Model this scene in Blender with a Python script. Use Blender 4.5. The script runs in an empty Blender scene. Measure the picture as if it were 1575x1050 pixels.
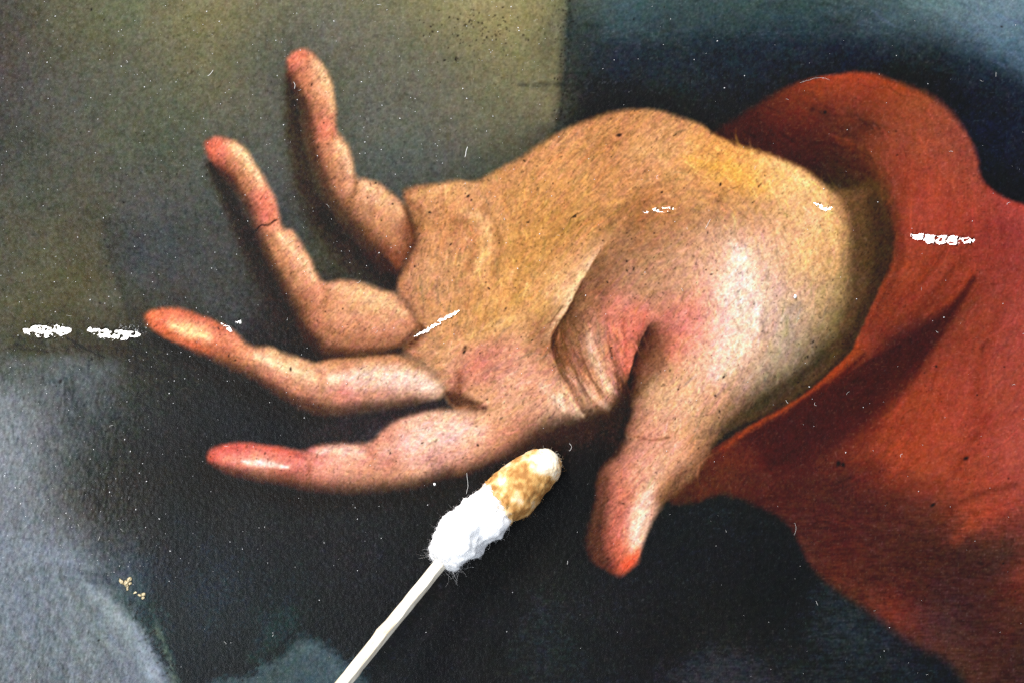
import bpy, math, random
import numpy as np

# ------------------------------------------------------------------ scale: 1 px of the photograph = 0.1 mm
PX = 1e-4
CAM_H = 0.45
def P3(px, py, z=0.0):
    """point at height z (m) that stands over photo position px,py"""
    k = 1.0 - z / CAM_H
    return ((px - 787.5) * PX * k, (525.0 - py) * PX * k, z)

# ------------------------------------------------------------------ camera, light, exposure
scene = bpy.context.scene
cam_d = bpy.data.cameras.new('camera')
cam = bpy.data.objects.new('camera', cam_d)
scene.collection.objects.link(cam)
cam.location = (0, 0, CAM_H)
cam_d.sensor_width = 36.0
cam_d.lens = 36.0 * CAM_H / (1575 * PX)
cam_d.clip_start = 0.01
cam_d.clip_end = 20.0
scene.camera = cam

world = bpy.data.worlds.new('World')
scene.world = world
world.use_nodes = True
world.node_tree.nodes['Background'].inputs['Color'].default_value = (0.80, 0.88, 1.0, 1)
world.node_tree.nodes['Background'].inputs['Strength'].default_value = 0.58

from mathutils import Vector
def area_lamp(name, loc, size, power, color):
    d = bpy.data.lights.new(name, 'AREA')
    d.shape = 'DISK'; d.size = size; d.energy = power; d.color = color
    o = bpy.data.objects.new(name, d)
    o.location = loc
    o.rotation_euler = (-Vector(loc)).to_track_quat('-Z', 'Y').to_euler()
    scene.collection.objects.link(o)
    return o
KEY = np.array((-0.52, 0.78, 0.98))
area_lamp('key_lamp', tuple(KEY), 0.42, 34.0, (1.0, 0.97, 0.94))
area_lamp('side_lamp', (-0.40, -0.17, 0.80), 0.30, 4.0, (0.90, 0.95, 1.0))

scene.view_settings.view_transform = 'Standard'
scene.view_settings.look = 'None'
scene.view_settings.exposure = 0.0
scene.view_settings.gamma = 1.0
scene.view_settings.use_curve_mapping = False
scene.cycles.use_denoising = False
scene.cycles.max_bounces = 6
scene.cycles.use_adaptive_sampling = False
LIGHT = 2.10          # irradiance / pi that falls on the canvas

#PAINTER-BEGIN
# ================================================================== the painting: what the painter put on the canvas
rng = np.random.default_rng(7)
def axis(lo, hi, step, far_lo, far_hi):
    a = list(np.arange(lo, hi + 1e-6, step))
    s, x = step, lo
    left = []
    while x > far_lo:
        s *= 1.35; x -= s; left.append(x)
    s, x = step, a[-1]
    right = []
    while x < far_hi:
        s *= 1.35; x += s; right.append(x)
    return np.array(left[::-1] + a + right)
STEP = 1.4
xs = axis(-14, 1590, STEP, -620, 2200).astype(np.float32)
ys = axis(-14, 1066, STEP, -520, 1570).astype(np.float32)
W, H = len(xs), len(ys)
XX, YY = np.meshgrid(xs, ys)
C = np.zeros((H, W, 3), np.float32)

_lat = rng.random((256, 256)).astype(np.float32)
def vnoise(x, y, sc, seed=0, sy=None, ang=0.0):
    """smooth lattice noise in -1..1, cells of sc x sy px turned by ang degrees"""
    sy = sy or sc
    c, s = math.cos(math.radians(ang)), math.sin(math.radians(ang))
    u = (x * c + y * s) / sc + seed * 17.31 + 100
    v = (-x * s + y * c) / sy + seed * 9.77 + 100
    iu, iv = np.floor(u).astype(np.int32), np.floor(v).astype(np.int32)
    fu, fv = u - iu, v - iv
    fu = fu * fu * (3 - 2 * fu); fv = fv * fv * (3 - 2 * fv)
    iu &= 255; iv &= 255
    ju, jv = (iu + 1) & 255, (iv + 1) & 255
    a = _lat[iv, iu] * (1 - fu) + _lat[iv, ju] * fu
    b = _lat[jv, iu] * (1 - fu) + _lat[jv, ju] * fu
    return (a * (1 - fv) + b * fv) * 2 - 1
def sstep(a, b, x):
    t = np.clip((x - a) / (b - a), 0, 1)
    return t * t * (3 - 2 * t)
def pts(txt):
    return np.array([[float(v) for v in r.split(',')] for r in txt.split()], np.float32)
def smooth_closed(p, n=4):
    """Catmull-Rom through a closed outline (x, y, softness)"""
    out = []
    m = len(p)
    for i in range(m):
        p0, p1, p2, p3 = p[i - 1], p[i], p[(i + 1) % m], p[(i + 2) % m]
        for k in range(n):
            t = k / n
            q = 0.5 * ((2 * p1) + (-p0 + p2) * t + (2 * p0 - 5 * p1 + 4 * p2 - p3) * t * t + (-p0 + 3 * p1 - 3 * p2 + p3) * t ** 3)
            q[2:] = p1[2:] * (1 - t) + p2[2:] * t
            out.append(q)
    return np.array(out)
def smooth_open(p, n=5):
    p = np.vstack([2 * p[0] - p[1], p, 2 * p[-1] - p[-2]])
    out = []
    for i in range(1, len(p) - 2):
        p0, p1, p2, p3 = p[i - 1], p[i], p[i + 1], p[i + 2]
        for k in range(n):
            t = k / n
            out.append(0.5 * ((2 * p1) + (-p0 + p2) * t + (2 * p0 - 5 * p1 + 4 * p2 - p3) * t * t + (-p0 + 3 * p1 - 3 * p2 + p3) * t ** 3))
    out.append(p[-2])
    return np.array(out)
def window(x0, x1, y0, y1):
    i0, i1 = np.searchsorted(xs, [x0, x1]); j0, j1 = np.searchsorted(ys, [y0, y1])
    return slice(max(j0 - 1, 0), min(j1 + 1, H)), slice(max(i0 - 1, 0), min(i1 + 1, W))
def outline(txt, soft=3.0, wob=1.0):
    """signed distance (inside +) and edge softness of a smoothed outline"""
    raw = []
    for r in txt.split():
        v = [float(q) for q in r.split(',')]
        raw.append(v if len(v) == 3 else v + [soft])
    p = smooth_closed(np.array(raw, np.float32))
    j, i = window(p[:, 0].min() - 50, p[:, 0].max() + 50, p[:, 1].min() - 50, p[:, 1].max() + 50)
    x = XX[j, i] + wob * vnoise(XX[j, i], YY[j, i], 7, 3) + 0.7 * wob * vnoise(XX[j, i], YY[j, i], 3, 4)
    y = YY[j, i] + wob * vnoise(XX[j, i], YY[j, i], 7, 5) + 0.7 * wob * vnoise(XX[j, i], YY[j, i], 3, 6)
    d2 = np.full(x.shape, 1e12, np.float32); sf = np.full(x.shape, soft, np.float32)
    ins = np.zeros(x.shape, bool)
    for k in range(len(p)):
        ax, ay, as_ = p[k]; bx, by, bs = p[(k + 1) % len(p)]
        ex, ey = bx - ax, by - ay
        L = ex * ex + ey * ey + 1e-9
        t = np.clip(((x - ax) * ex + (y - ay) * ey) / L, 0, 1)
        q = (x - ax - t * ex) ** 2 + (y - ay - t * ey) ** 2
        m = q < d2
        d2 = np.where(m, q, d2); sf = np.where(m, as_ + (bs - as_) * t, sf)
        if ay != by:
            ins ^= ((ay > y) != (by > y)) & (x < ex * (y - ay) / ey + ax)
    sd = np.sqrt(d2); sd = np.where(ins, sd, -sd)
    return (j, i), sd, sf
def rbf(data, sl, c=14.0, lam=0.6):
    """colour field through dabs x,y,r,g,b (multiquadric), worked out on a coarse raster"""
    j, i = sl
    x0, x1, y0, y1 = xs[i.start], xs[i.stop - 1], ys[j.start], ys[j.stop - 1]
    gx = np.arange(max(x0, -40) - 8, min(x1, 1615) + 9, 7.0); gy = np.arange(max(y0, -40) - 8, min(y1, 1090) + 9, 7.0)
    P = data[:, :2]; V = data[:, 2:]
    mean = V.mean(0)
    D = np.sqrt(((P[:, None] - P[None]) ** 2).sum(-1) + c * c)
    wgt = np.linalg.solve(D - lam * c * np.eye(len(P)), V - mean)
    G = np.stack(np.meshgrid(gx, gy), -1).reshape(-1, 2)
    F = np.zeros((len(G), 3))
    for a in range(0, len(G), 4000):
        g = G[a:a + 4000]
        F[a:a + 4000] = np.sqrt(((g[:, None] - P[None]) ** 2).sum(-1) + c * c) @ wgt
    F = np.clip((F + mean), V.min(0) * 0.85, np.minimum(V.max(0) * 1.05, 250)).reshape(len(gy), len(gx), 3)
    u = np.clip((xs[i] - gx[0]) / 7.0, 0, len(gx) - 1.001); v = np.clip((ys[j] - gy[0]) / 7.0, 0, len(gy) - 1.001)
    iu, iv = u.astype(int), v.astype(int); fu, fv = (u - iu)[None, :, None], (v - iv)[:, None, None]
    A = F[iv][:, iu] * (1 - fu) + F[iv][:, iu + 1] * fu
    B = F[iv + 1][:, iu] * (1 - fu) + F[iv + 1][:, iu + 1] * fu
    return (A * (1 - fv) + B * fv).astype(np.float32)
def lay(col, mask, sl):
    C[sl] = C[sl] * (1 - mask[..., None]) + col * mask[..., None]
def stroke(txt, w, col, alpha=0.8, hard=2.0, grain=0.25, gs=(3, 10), clip=None, flat=False):
    """a soft brush stroke along x,y(,width) points"""
    raw = [[float(v) for v in r.split(',')] for r in txt.split()]
    p = np.array([r if len(r) == 3 else r + [w] for r in raw], np.float32)
    if len(p) > 2: p = smooth_open(p)
    mw = p[:, 2].max() * 2.4
    j, i = window(p[:, 0].min() - mw, p[:, 0].max() + mw, p[:, 1].min() - mw, p[:, 1].max() + mw)
    x, y = XX[j, i], YY[j, i]
    x = x + 0.8 * vnoise(x, y, 5, 8); y = y + 0.8 * vnoise(x, y, 5, 9)
    best = np.full(x.shape, 1e9, np.float32)
    for k in range(len(p) - 1):
        ax, ay, aw = p[k]; bx, by, bw = p[k + 1]
        ex, ey = bx - ax, by - ay; L = ex * ex + ey * ey + 1e-9
        t = np.clip(((x - ax) * ex + (y - ay) * ey) / L, 0, 1)
        d = np.sqrt((x - ax - t * ex) ** 2 + (y - ay - t * ey) ** 2) / np.maximum(aw + (bw - aw) * t, 0.3)
        best = np.minimum(best, d)
    a = alpha * np.exp(-best ** hard)
    if grain:
        ang = math.degrees(math.atan2(p[-1][1] - p[0][1], p[-1][0] - p[0][0]))
        a = a * (1 - grain * (0.5 + 0.5 * vnoise(x, y, gs[1], 11, gs[0], ang)))
    if clip is not None:
        a = a * clip[j, i]
    lay(np.array(col, np.float32), np.clip(a, 0, 1).astype(np.float32), (j, i))

def shade(txt, side, reach, col, alpha, soft=2.0, clip=None, along=None):
    """colour that starts crisply on one side of a line (side 1 = right of travel in the picture, y down) and fades over reach px"""
    p0 = pts(txt)[:, :2]
    wgt = np.ones(len(p0)) if along is None else np.array(along, float)
    p = smooth_open(np.column_stack([p0, wgt]))
    mw = reach * 2.6 + 6
    j, i = window(p[:, 0].min() - mw, p[:, 0].max() + mw, p[:, 1].min() - mw, p[:, 1].max() + mw)
    x, y = XX[j, i], YY[j, i]
    x = x + 1.0 * vnoise(x, y, 6, 13); y = y + 1.0 * vnoise(x, y, 6, 14)
    best = np.full(x.shape, 1e9, np.float32); sgn = np.zeros(x.shape, np.float32); wg = np.zeros(x.shape, np.float32); cap = np.zeros(x.shape, np.float32)
    n_ = len(p) - 1
    for k_ in range(n_):
        ax, ay, aw = p[k_]; bx, by, bw = p[k_ + 1]
        ex, ey = bx - ax, by - ay; L = ex * ex + ey * ey + 1e-9
        tt = ((x - ax) * ex + (y - ay) * ey) / L
        t = np.clip(tt, 0, 1)
        d = np.hypot(x - ax - t * ex, y - ay - t * ey)
        m_ = d < best
        best = np.where(m_, d, best); sgn = np.where(m_, np.sign(ex * (y - ay) - ey * (x - ax)), sgn)
        wg = np.where(m_, np.clip(aw + (bw - aw) * t, 0, 1), wg)
        over = np.maximum(0, tt - 1) if k_ == n_ - 1 else (np.maximum(0, -tt) if k_ == 0 else 0 * tt)
        cap = np.where(m_, over * math.sqrt(L), cap)
    d = best * sgn * side
    a = alpha * wg * sstep(-soft, soft, d) * np.exp(-(np.maximum(d, 0) / reach) ** 1.6) * np.exp(-(cap / 8.0) ** 2)
    a = a * (1 - 0.25 * (0.5 + 0.5 * vnoise(XX[j, i], YY[j, i], 4, 15)))
    if clip is not None: a = a * clip[j, i]
    lay(np.array(col, np.float32), np.clip(a, 0, 1).astype(np.float32), (j, i))
_dirs = pts("""700,400,95 740,350,70 900,250,-40 1000,220,-30 1100,250,30 1200,300,60 1130,450,75 1200,500,100 1100,580,125 1000,750,108 980,820,100 1000,400,-20 930,430,-55 900,560,65 940,540,75 800,500,-35 780,590,-15 720,450,82 650,690,-10 450,710,5 580,590,5 430,570,25 290,505,20 560,480,15 450,400,60 370,260,60 500,140,75 530,250,75 590,320,45
1430,300,85 1420,450,125 1450,600,115 1300,620,140 1500,750,160 1350,850,20 1250,180,20 80,650,78 60,950,60 230,960,60 100,800,80 1500,50,25 1200,30,5 1000,60,-10 300,100,-35 600,100,-60 800,80,80 100,400,85 450,1010,-30 330,900,-50 700,900,0 1000,950,0""")
def direction(px, py):
    w_ = 1.0 / ((_dirs[:, 0] - px) ** 2 + (_dirs[:, 1] - py) ** 2 + 400.0) ** 1.5
    th = np.radians(_dirs[:, 2]) * 2
    return 0.5 * math.atan2((w_ * np.sin(th)).sum(), (w_ * np.cos(th)).sum())
def hairs(n, box_, mask, lo, hi, length, width, alpha, seed, tint=0.05):
    """single bristle marks: short, thin strokes that follow the form, a little lighter or darker than what is under them"""
    r = random.Random(seed)
    done = 0; tries = 0
    while done < n and tries < n * 30:
        tries += 1
        px, py = r.uniform(box_[0], box_[1]), r.uniform(box_[2], box_[3])
        iy, ix = min(np.searchsorted(ys, py), H - 1), min(np.searchsorted(xs, px), W - 1)
        if mask is not None and mask[iy, ix] < 0.85: continue
        done += 1
        a = direction(px, py) + r.gauss(0, 0.16)
        L = r.uniform(*length) / 2; w = r.uniform(*width); bend = r.gauss(0, 0.012)
        j, i = window(px - L - 3, px + L + 3, py - L - 3, py + L + 3)
        dx, dy = XX[j, i] - px, YY[j, i] - py
        u = dx * math.cos(a) + dy * math.sin(a); v = -dx * math.sin(a) + dy * math.cos(a) - bend * u * u
        m_ = alpha * np.exp(-(v / w) ** 2) * np.clip(1.15 - (u / L) ** 2, 0, 1)
        k_ = r.uniform(lo, hi)
        c_ = C[iy, ix] * k_ * np.array([1 + r.gauss(0, tint), 1 + r.gauss(0, tint * 0.6), 1 + r.gauss(0, tint * 1.6)], np.float32)
        m_ = m_ if mask is None else m_ * mask[j, i]
        lay(np.clip(c_, 8, 252), m_.astype(np.float32), (j, i))

# ---------------------------------------------------------------- backdrop
BG = pts("""0,0,72,70,62 100,20,86,85,68 200,10,96,97,78 330,20,112,108,82 420,30,108,105,84 500,20,110,108,88 580,20,114,111,88 650,20,122,117,86 720,20,136,128,92 780,30,142,132,94 840,20,126,118,82
0,100,70,66,62 100,100,80,80,68 200,100,85,86,74 330,100,98,96,78 410,90,96,96,82 550,100,100,100,85 630,70,108,107,86 700,100,112,108,84 760,90,118,113,86 810,100,121,116,86 842,100,116,110,82
0,200,66,66,62 100,200,78,78,68 200,200,80,82,72 280,180,82,84,74 340,150,90,90,78 400,180,90,92,82 560,180,95,96,84 640,170,98,98,83 700,200,101,99,82 770,180,106,103,83 830,150,112,108,84 850,170,100,97,76
0,300,84,84,68 60,330,90,88,70 100,300,84,84,68 150,330,84,82,64 200,300,68,70,66 250,260,74,76,70 290,320,64,66,64 600,250,84,88,80 570,240,86,90,82 660,255,84,87,78 700,265,80,84,74 750,240,84,86,74 800,205,92,91,75 835,205,76,76,64 560,210,90,92,82
50,400,96,93,72 110,420,94,90,66 150,430,92,86,62 195,400,68,69,62 240,400,63,65,62 300,400,60,61,58 270,440,60,60,56 50,480,93,89,66 150,470,96,93,74 205,460,70,68,58 50,527,78,72,52 120,532,72,67,47 185,535,64,58,44 0,420,94,91,72 0,500,92,88,66
10,560,88,90,86 60,565,96,99,96 110,560,102,107,107 170,575,82,84,82 230,560,58,56,50 30,650,122,127,129 15,615,116,121,124 70,640,108,111,113 110,700,90,93,90 130,640,88,91,90 175,680,68,68,62 250,620,56,57,56 310,650,46,48,48 300,690,44,44,42 20,720,134,139,142 60,770,118,120,121 100,780,95,96,96 150,750,63,61,56 200,740,56,54,50 230,790,52,50,46 20,850,128,133,141 90,860,132,139,147 130,880,112,117,122 60,950,120,125,128 120,950,120,125,130 100,1030,112,119,122 20,1040,116,121,124 160,830,84,86,88 160,1000,122,128,130
205,890,74,86,94 240,880,50,58,64 230,930,52,64,69 240,1000,44,56,60 280,870,42,48,54 330,890,44,57,65 300,950,38,53,58 260,950,50,64,68 380,960,36,46,50 300,1030,34,41,43 430,950,42,58,60 520,960,34,37,40 540,1000,36,40,42 400,900,38,46,50
330,800,42,42,42 400,820,44,46,46 500,850,42,42,42 620,870,37,37,37 560,800,44,44,44 640,800,36,35,33 700,930,36,36,36 650,1020,33,35,37 780,950,45,47,45 740,980,30,30,30 800,900,36,37,35 860,900,36,38,36 900,980,32,34,32 820,990,40,44,46 1000,900,30,32,34 1000,1000,28,28,28 1080,1030,48,50,52 1140,1035,46,48,50 1100,800,34,38,40 1050,830,30,34,36 1100,930,30,31,31 1150,900,26,27,26 1250,1000,37,39,41 1225,900,20,24,24 1290,950,43,47,51 1350,1000,34,38,42 1410,1040,28,32,38 1190,840,24,28,28 1160,1000,32,33,33 880,800,24,24,24 885,740,22,22,22 860,850,28,28,27 1060,1000,32,32,32 890,920,34,37,38 960,950,32,34,36
410,230,88,92,86 425,290,82,84,79 435,330,74,76,72 480,390,80,79,72 510,415,72,69,61 430,420,64,62,56 370,500,66,68,65 340,450,62,62,58 400,500,56,53,48 300,350,62,63,60 440,120,84,84,76 410,150,92,93,82 545,160,94,95,82
360,650,44,46,48 300,620,50,50,48 400,640,34,33,32 440,665,38,40,42 480,675,48,46,48 540,655,62,58,59 580,642,72,64,60 620,636,86,72,62
880,50,60,67,64 900,100,52,56,52 960,15,66,86,88 930,50,58,68,68 1000,60,54,66,68 1050,25,56,72,74 1150,15,62,78,78 1250,10,60,76,74 1000,130,42,46,46 940,120,42,44,42 900,140,40,40,36 880,185,46,47,41 1080,130,38,44,46 1100,60,42,56,62 1180,70,40,50,60 1200,110,36,39,42 1280,60,44,54,60 1350,15,68,84,86 1400,10,84,102,104 1450,15,96,116,119 1540,15,110,131,141 1570,80,80,105,120 1500,50,88,108,122 1400,50,56,70,76 1450,72,48,58,64 1500,90,50,62,70 1545,125,38,44,50 1400,105,34,38,40 1470,130,30,34,38 1560,170,31,34,40 1545,230,28,32,42 1500,195,26,32,44 1560,285,24,26,30 1060,165,34,38,38 1110,160,34,38,38 1320,90,36,42,46""")
full = (slice(0, H), slice(0, W))
ol = (BG[:, 0] < 200) & (BG[:, 1] < 545)
BG[ol, 2] -= 1; BG[ol, 4] += 6
ul = (BG[:, 0] < 860) & (BG[:, 1] < 330)
BG[ul, 2:] += (5, 4, 4)
ul = (BG[:, 0] < 400) & (BG[:, 1] < 290)
BG[ul, 2:] += (10, 10, 3)
ul = (BG[:, 0] > 700) & (BG[:, 0] < 860) & (BG[:, 1] < 60)
BG[ul, 2:] += (6, 6, 4)
dk = (BG[:, 0] > 310) & (BG[:, 0] < 1450) & (BG[:, 1] > 780) & (BG[:, 2:].max(1) < 60)
BG[dk, 2:] *= 1.02
pl = (BG[:, 0] > 170) & (BG[:, 0] < 350) & (BG[:, 1] > 280) & (BG[:, 1] < 470)
BG[pl, 2:] += 15
BG = np.vstack([BG, pts("1180,42,48,62,66 1100,88,36,42,46 1250,88,36,42,46 1000,92,45,53,53 1330,58,44,54,58 1040,60,52,65,67 500,440,66,64,58 470,360,74,76,71 455,300,76,78,72")])
C[full] = rbf(BG, full, 12.0, 0.5)
# hard turns in the backdrop: pilaster edge, darker panel beside the hand
def edge_side(txt, soft, dark, alpha, reach):
    """darken only one side (right hand of travel) of a line that fades out with distance"""
    p = smooth_open(pts(txt))
    mw = reach * 2
    j, i = window(p[:, 0].min() - mw, p[:, 0].max() + mw, p[:, 1].min() - 10, p[:, 1].max() + 10)
    xl = np.interp(YY[j, i], p[:, 1], p[:, 0]) + 2.5 * vnoise(XX[j, i], YY[j, i], 9, 21)
    d = XX[j, i] - xl
    a = sstep(-soft, soft, d) * np.exp(-np.maximum(d, 0) / reach) * alpha
    ends = sstep(p[0, 1], p[0, 1] + 14, YY[j, i]) * (1 - sstep(p[-1, 1] - 14, p[-1, 1], YY[j, i]))
    lay(np.array(dark, np.float32), (a * ends).astype(np.float32), (j, i))
edge_side("873,-20 872,40 868,110 861,160 856,215", 4.0, (48, 54, 52), 0.75, 26)
edge_side("158,330 162,380 176,430 195,480 203,540 205,600 215,660", 5.0, (58, 59, 57), 0.45, 40)
stroke("858,-10 856,60 850,120 840,180", 9, (134, 126, 88), 0.55, grain=0.4)
stroke("745,55 765,45 800,40", 30, (140, 131, 92), 0.35, grain=0.5)
stroke("800,131 870,130 930,128 985,127", 4, (28, 29, 28), 0.45, grain=0.7)
stroke("20,535 90,541 150,536 200,540", 7, (66, 60, 42), 0.7, grain=0.5)
# grey drapery, lower left, with lamp glare painted into its pale tones
stroke("0,612,26 18,650,34 12,705,30", 30, (140, 146, 153), 0.65, grain=0.6, gs=(4, 24))
stroke("20,560 90,562 170,568", 16, (106, 112, 115), 0.55, grain=0.7, gs=(4, 10))
stroke("108,590,16 128,660,24 146,740,26 170,830,24", 18, (66, 68, 67), 0.6, grain=0.6, gs=(4, 24))
stroke("0,760,34 40,800,30 60,840,24", 30, (118, 122, 127), 0.5, grain=0.6, gs=(4, 24))
stroke("0,836,16 60,850,18 120,866,12 150,868,7", 16, (138, 147, 157), 0.6, grain=0.7, gs=(3, 16))
stroke("270,800,30 330,860,34 330,930,36 290,1000,30", 30, (40, 53, 60), 0.6, grain=0.4)
sl, sd, sf = outline("-80,880,30 0,884,30 60,878,26 125,886,18 160,906,15 198,945,13 232,990,13 256,1035,14 272,1090,14 150,1200,9 -80,1200,9", 8, 6.0)
m_dr = np.zeros((H, W), np.float32); m_dr[sl] = sstep(-sf, sf, sd)
lay(np.array((122, 129, 137), np.float32), m_dr[sl] * 0.85, sl)
stroke("118,890,8 160,925,14 200,970,17 232,1030,18 240,1080,18", 14, (164, 175, 183), 0.8, clip=m_dr, grain=0.6, gs=(3, 20))
stroke("0,905 60,905 120,935 150,985", 16, (126, 133, 139), 0.5, clip=m_dr, grain=0.7, gs=(3, 24))
stroke("20,960 70,1000 90,1050", 24, (108, 113, 118), 0.5, clip=m_dr, grain=0.7, gs=(3, 24))
stroke("238,965 256,1000 268,1035 274,1070", 8, (122, 134, 116), 0.7, grain=0.9, gs=(3, 6))
stroke("95,888 130,892 168,896", 4, (62, 68, 74), 0.6, grain=0.5)
stroke("120,878 150,884 165,884", 4, (70, 76, 82), 0.5, grain=0.5)
stroke("262,925 282,965 294,1010 300,1070", 12, (35, 45, 49), 0.75, grain=0.3)
sl, sd, sf = outline("318,1056,14 345,1043,12 385,1036,10 402,1020,9 426,1012,10 446,996,13 464,981,14 488,986,14 516,1004,16 545,1030,18 575,1065,18 560,1140,8 330,1140,8", 7, 5.0)
m_d2 = np.zeros((H, W), np.float32); m_d2[sl] = sstep(-sf, sf, sd)
lay(np.array((74, 89, 95), np.float32), m_d2[sl] * 0.9, sl)
stroke("440,1012,8 466,994,10 496,1004,10 520,1030,10", 10, (92, 108, 112), 0.6, clip=m_d2, grain=0.7, gs=(3, 16))
stroke("430,960,16 420,985,18 390,1010,14", 16, (45, 63, 64), 0.7, grain=0.4)
stroke("250,905 285,960 300,1010 305,1070", 14, (36, 46, 50), 0.7, grain=0.3)
stroke("740,1060 765,985 790,930", 18, (26, 26, 26), 0.7, grain=0.3)
stroke("240,815 262,848", 2.5, (58, 52, 42), 0.6)
stroke("1070,830,40 1150,880,60 1210,900,40", 40, (22, 25, 26), 0.6, grain=0.4, gs=(3, 20))
stroke("1260,915,20 1300,955,34 1360,1000,34 1400,1040,30", 30, (46, 51, 57), 0.6, grain=0.7, gs=(3, 16))
stroke("1060,1040,30 1110,1010,26 1150,1030,30", 26, (52, 55, 61), 0.6, grain=0.8, gs=(3, 12))
stroke("620,960,30 680,1010,36", 30, (30, 34, 38), 0.4, grain=0.6)
stroke("840,940,26 870,1000,30 830,1040,30", 26, (40, 46, 50), 0.5, grain=0.7, gs=(3, 14))
stroke("430,850,40 520,880,40 580,840,30", 36, (44, 46, 50), 0.4, grain=0.7, gs=(3, 14))
# sweep of pale blue in the upper right corner
stroke("900,110,30 980,95,30 1060,110,30", 26, (38, 46, 52), 0.5, grain=0.6)
stroke("960,92,26 1050,86,28 1120,80,28 1200,76,30 1290,78,28 1360,92,22", 22, (34, 41, 52), 0.6, grain=0.6)
stroke("1330,42 1420,30 1500,50 1560,88 1600,120", 14, (92, 112, 124), 0.45, grain=0.7, gs=(3, 26))
stroke("1400,8 1470,22 1540,50 1600,70", 10, (112, 132, 140), 0.4, grain=0.7, gs=(3, 26))
stroke("1440,92 1500,108 1550,140 1600,170", 12, (34, 40, 46), 0.6)
stroke("930,38 1000,52 1080,40 1160,55 1260,48 1330,56", 10, (62, 78, 82), 0.3, grain=0.7, gs=(3, 20))
stroke("1290,100 1400,130 1480,190 1530,270", 26, (26, 30, 36), 0.5)
stroke("885,230 900,190 960,152 1040,158 1095,190", 12, (32, 33, 32), 0.6)
# shadows the painter laid beside the fingers
BR = (50, 40, 31)
stroke("445,115,7 452,165,15 457,215,18 468,270,20 490,325,25 520,365,30 565,402,30 592,425,20", 20, (60, 48, 38), 0.95, hard=2.6, grain=0.25)
stroke("500,330 525,365 565,400 598,422", 15, (46, 36, 27), 0.7, grain=0.2)
stroke("325,255,8 348,295,14 370,342,17 393,392,18 418,440,20 440,490,20 470,535,15 500,552,9", 18, (54, 42, 32), 0.95, hard=2.6, grain=0.25)
stroke("240,520,7 285,548,12 340,580,16 400,612,18 460,640,16 510,650,12", 14, (44, 36, 27), 0.9, grain=0.2)
stroke("305,712,9 335,738,13 400,757,14 480,770,15 560,771,16 640,760,16 720,735,18 790,712,18 860,690,20 930,668,20", 14, (42, 32, 23), 0.9, grain=0.2)
stroke("790,705,16 840,690,24 890,672,26 935,650,22 955,630,16", 14, (60, 43, 29), 0.8)
stroke("850,705 900,700 935,690", 16, (30, 24, 19), 0.6)
stroke("935,690,14 912,740,12 902,800,10 905,850,9", 10, (20, 18, 16), 0.8)
stroke("962,615,10 955,650,16 935,690,18", 14, (40, 29, 22), 0.85)
stroke("1050,750 1090,690 1150,650 1230,610 1290,570 1330,500", 22, (58, 46, 32), 0.95)
stroke("600,440 622,425", 9, (50, 36, 25), 0.8)
stroke("470,665,14 520,662,16 560,652,14 600,636,10 650,624,7 690,616,8", 11, (50, 43, 44), 0.85, grain=0.3)
stroke("500,548 560,546 615,540", 5, (52, 42, 32), 0.85)

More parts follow.
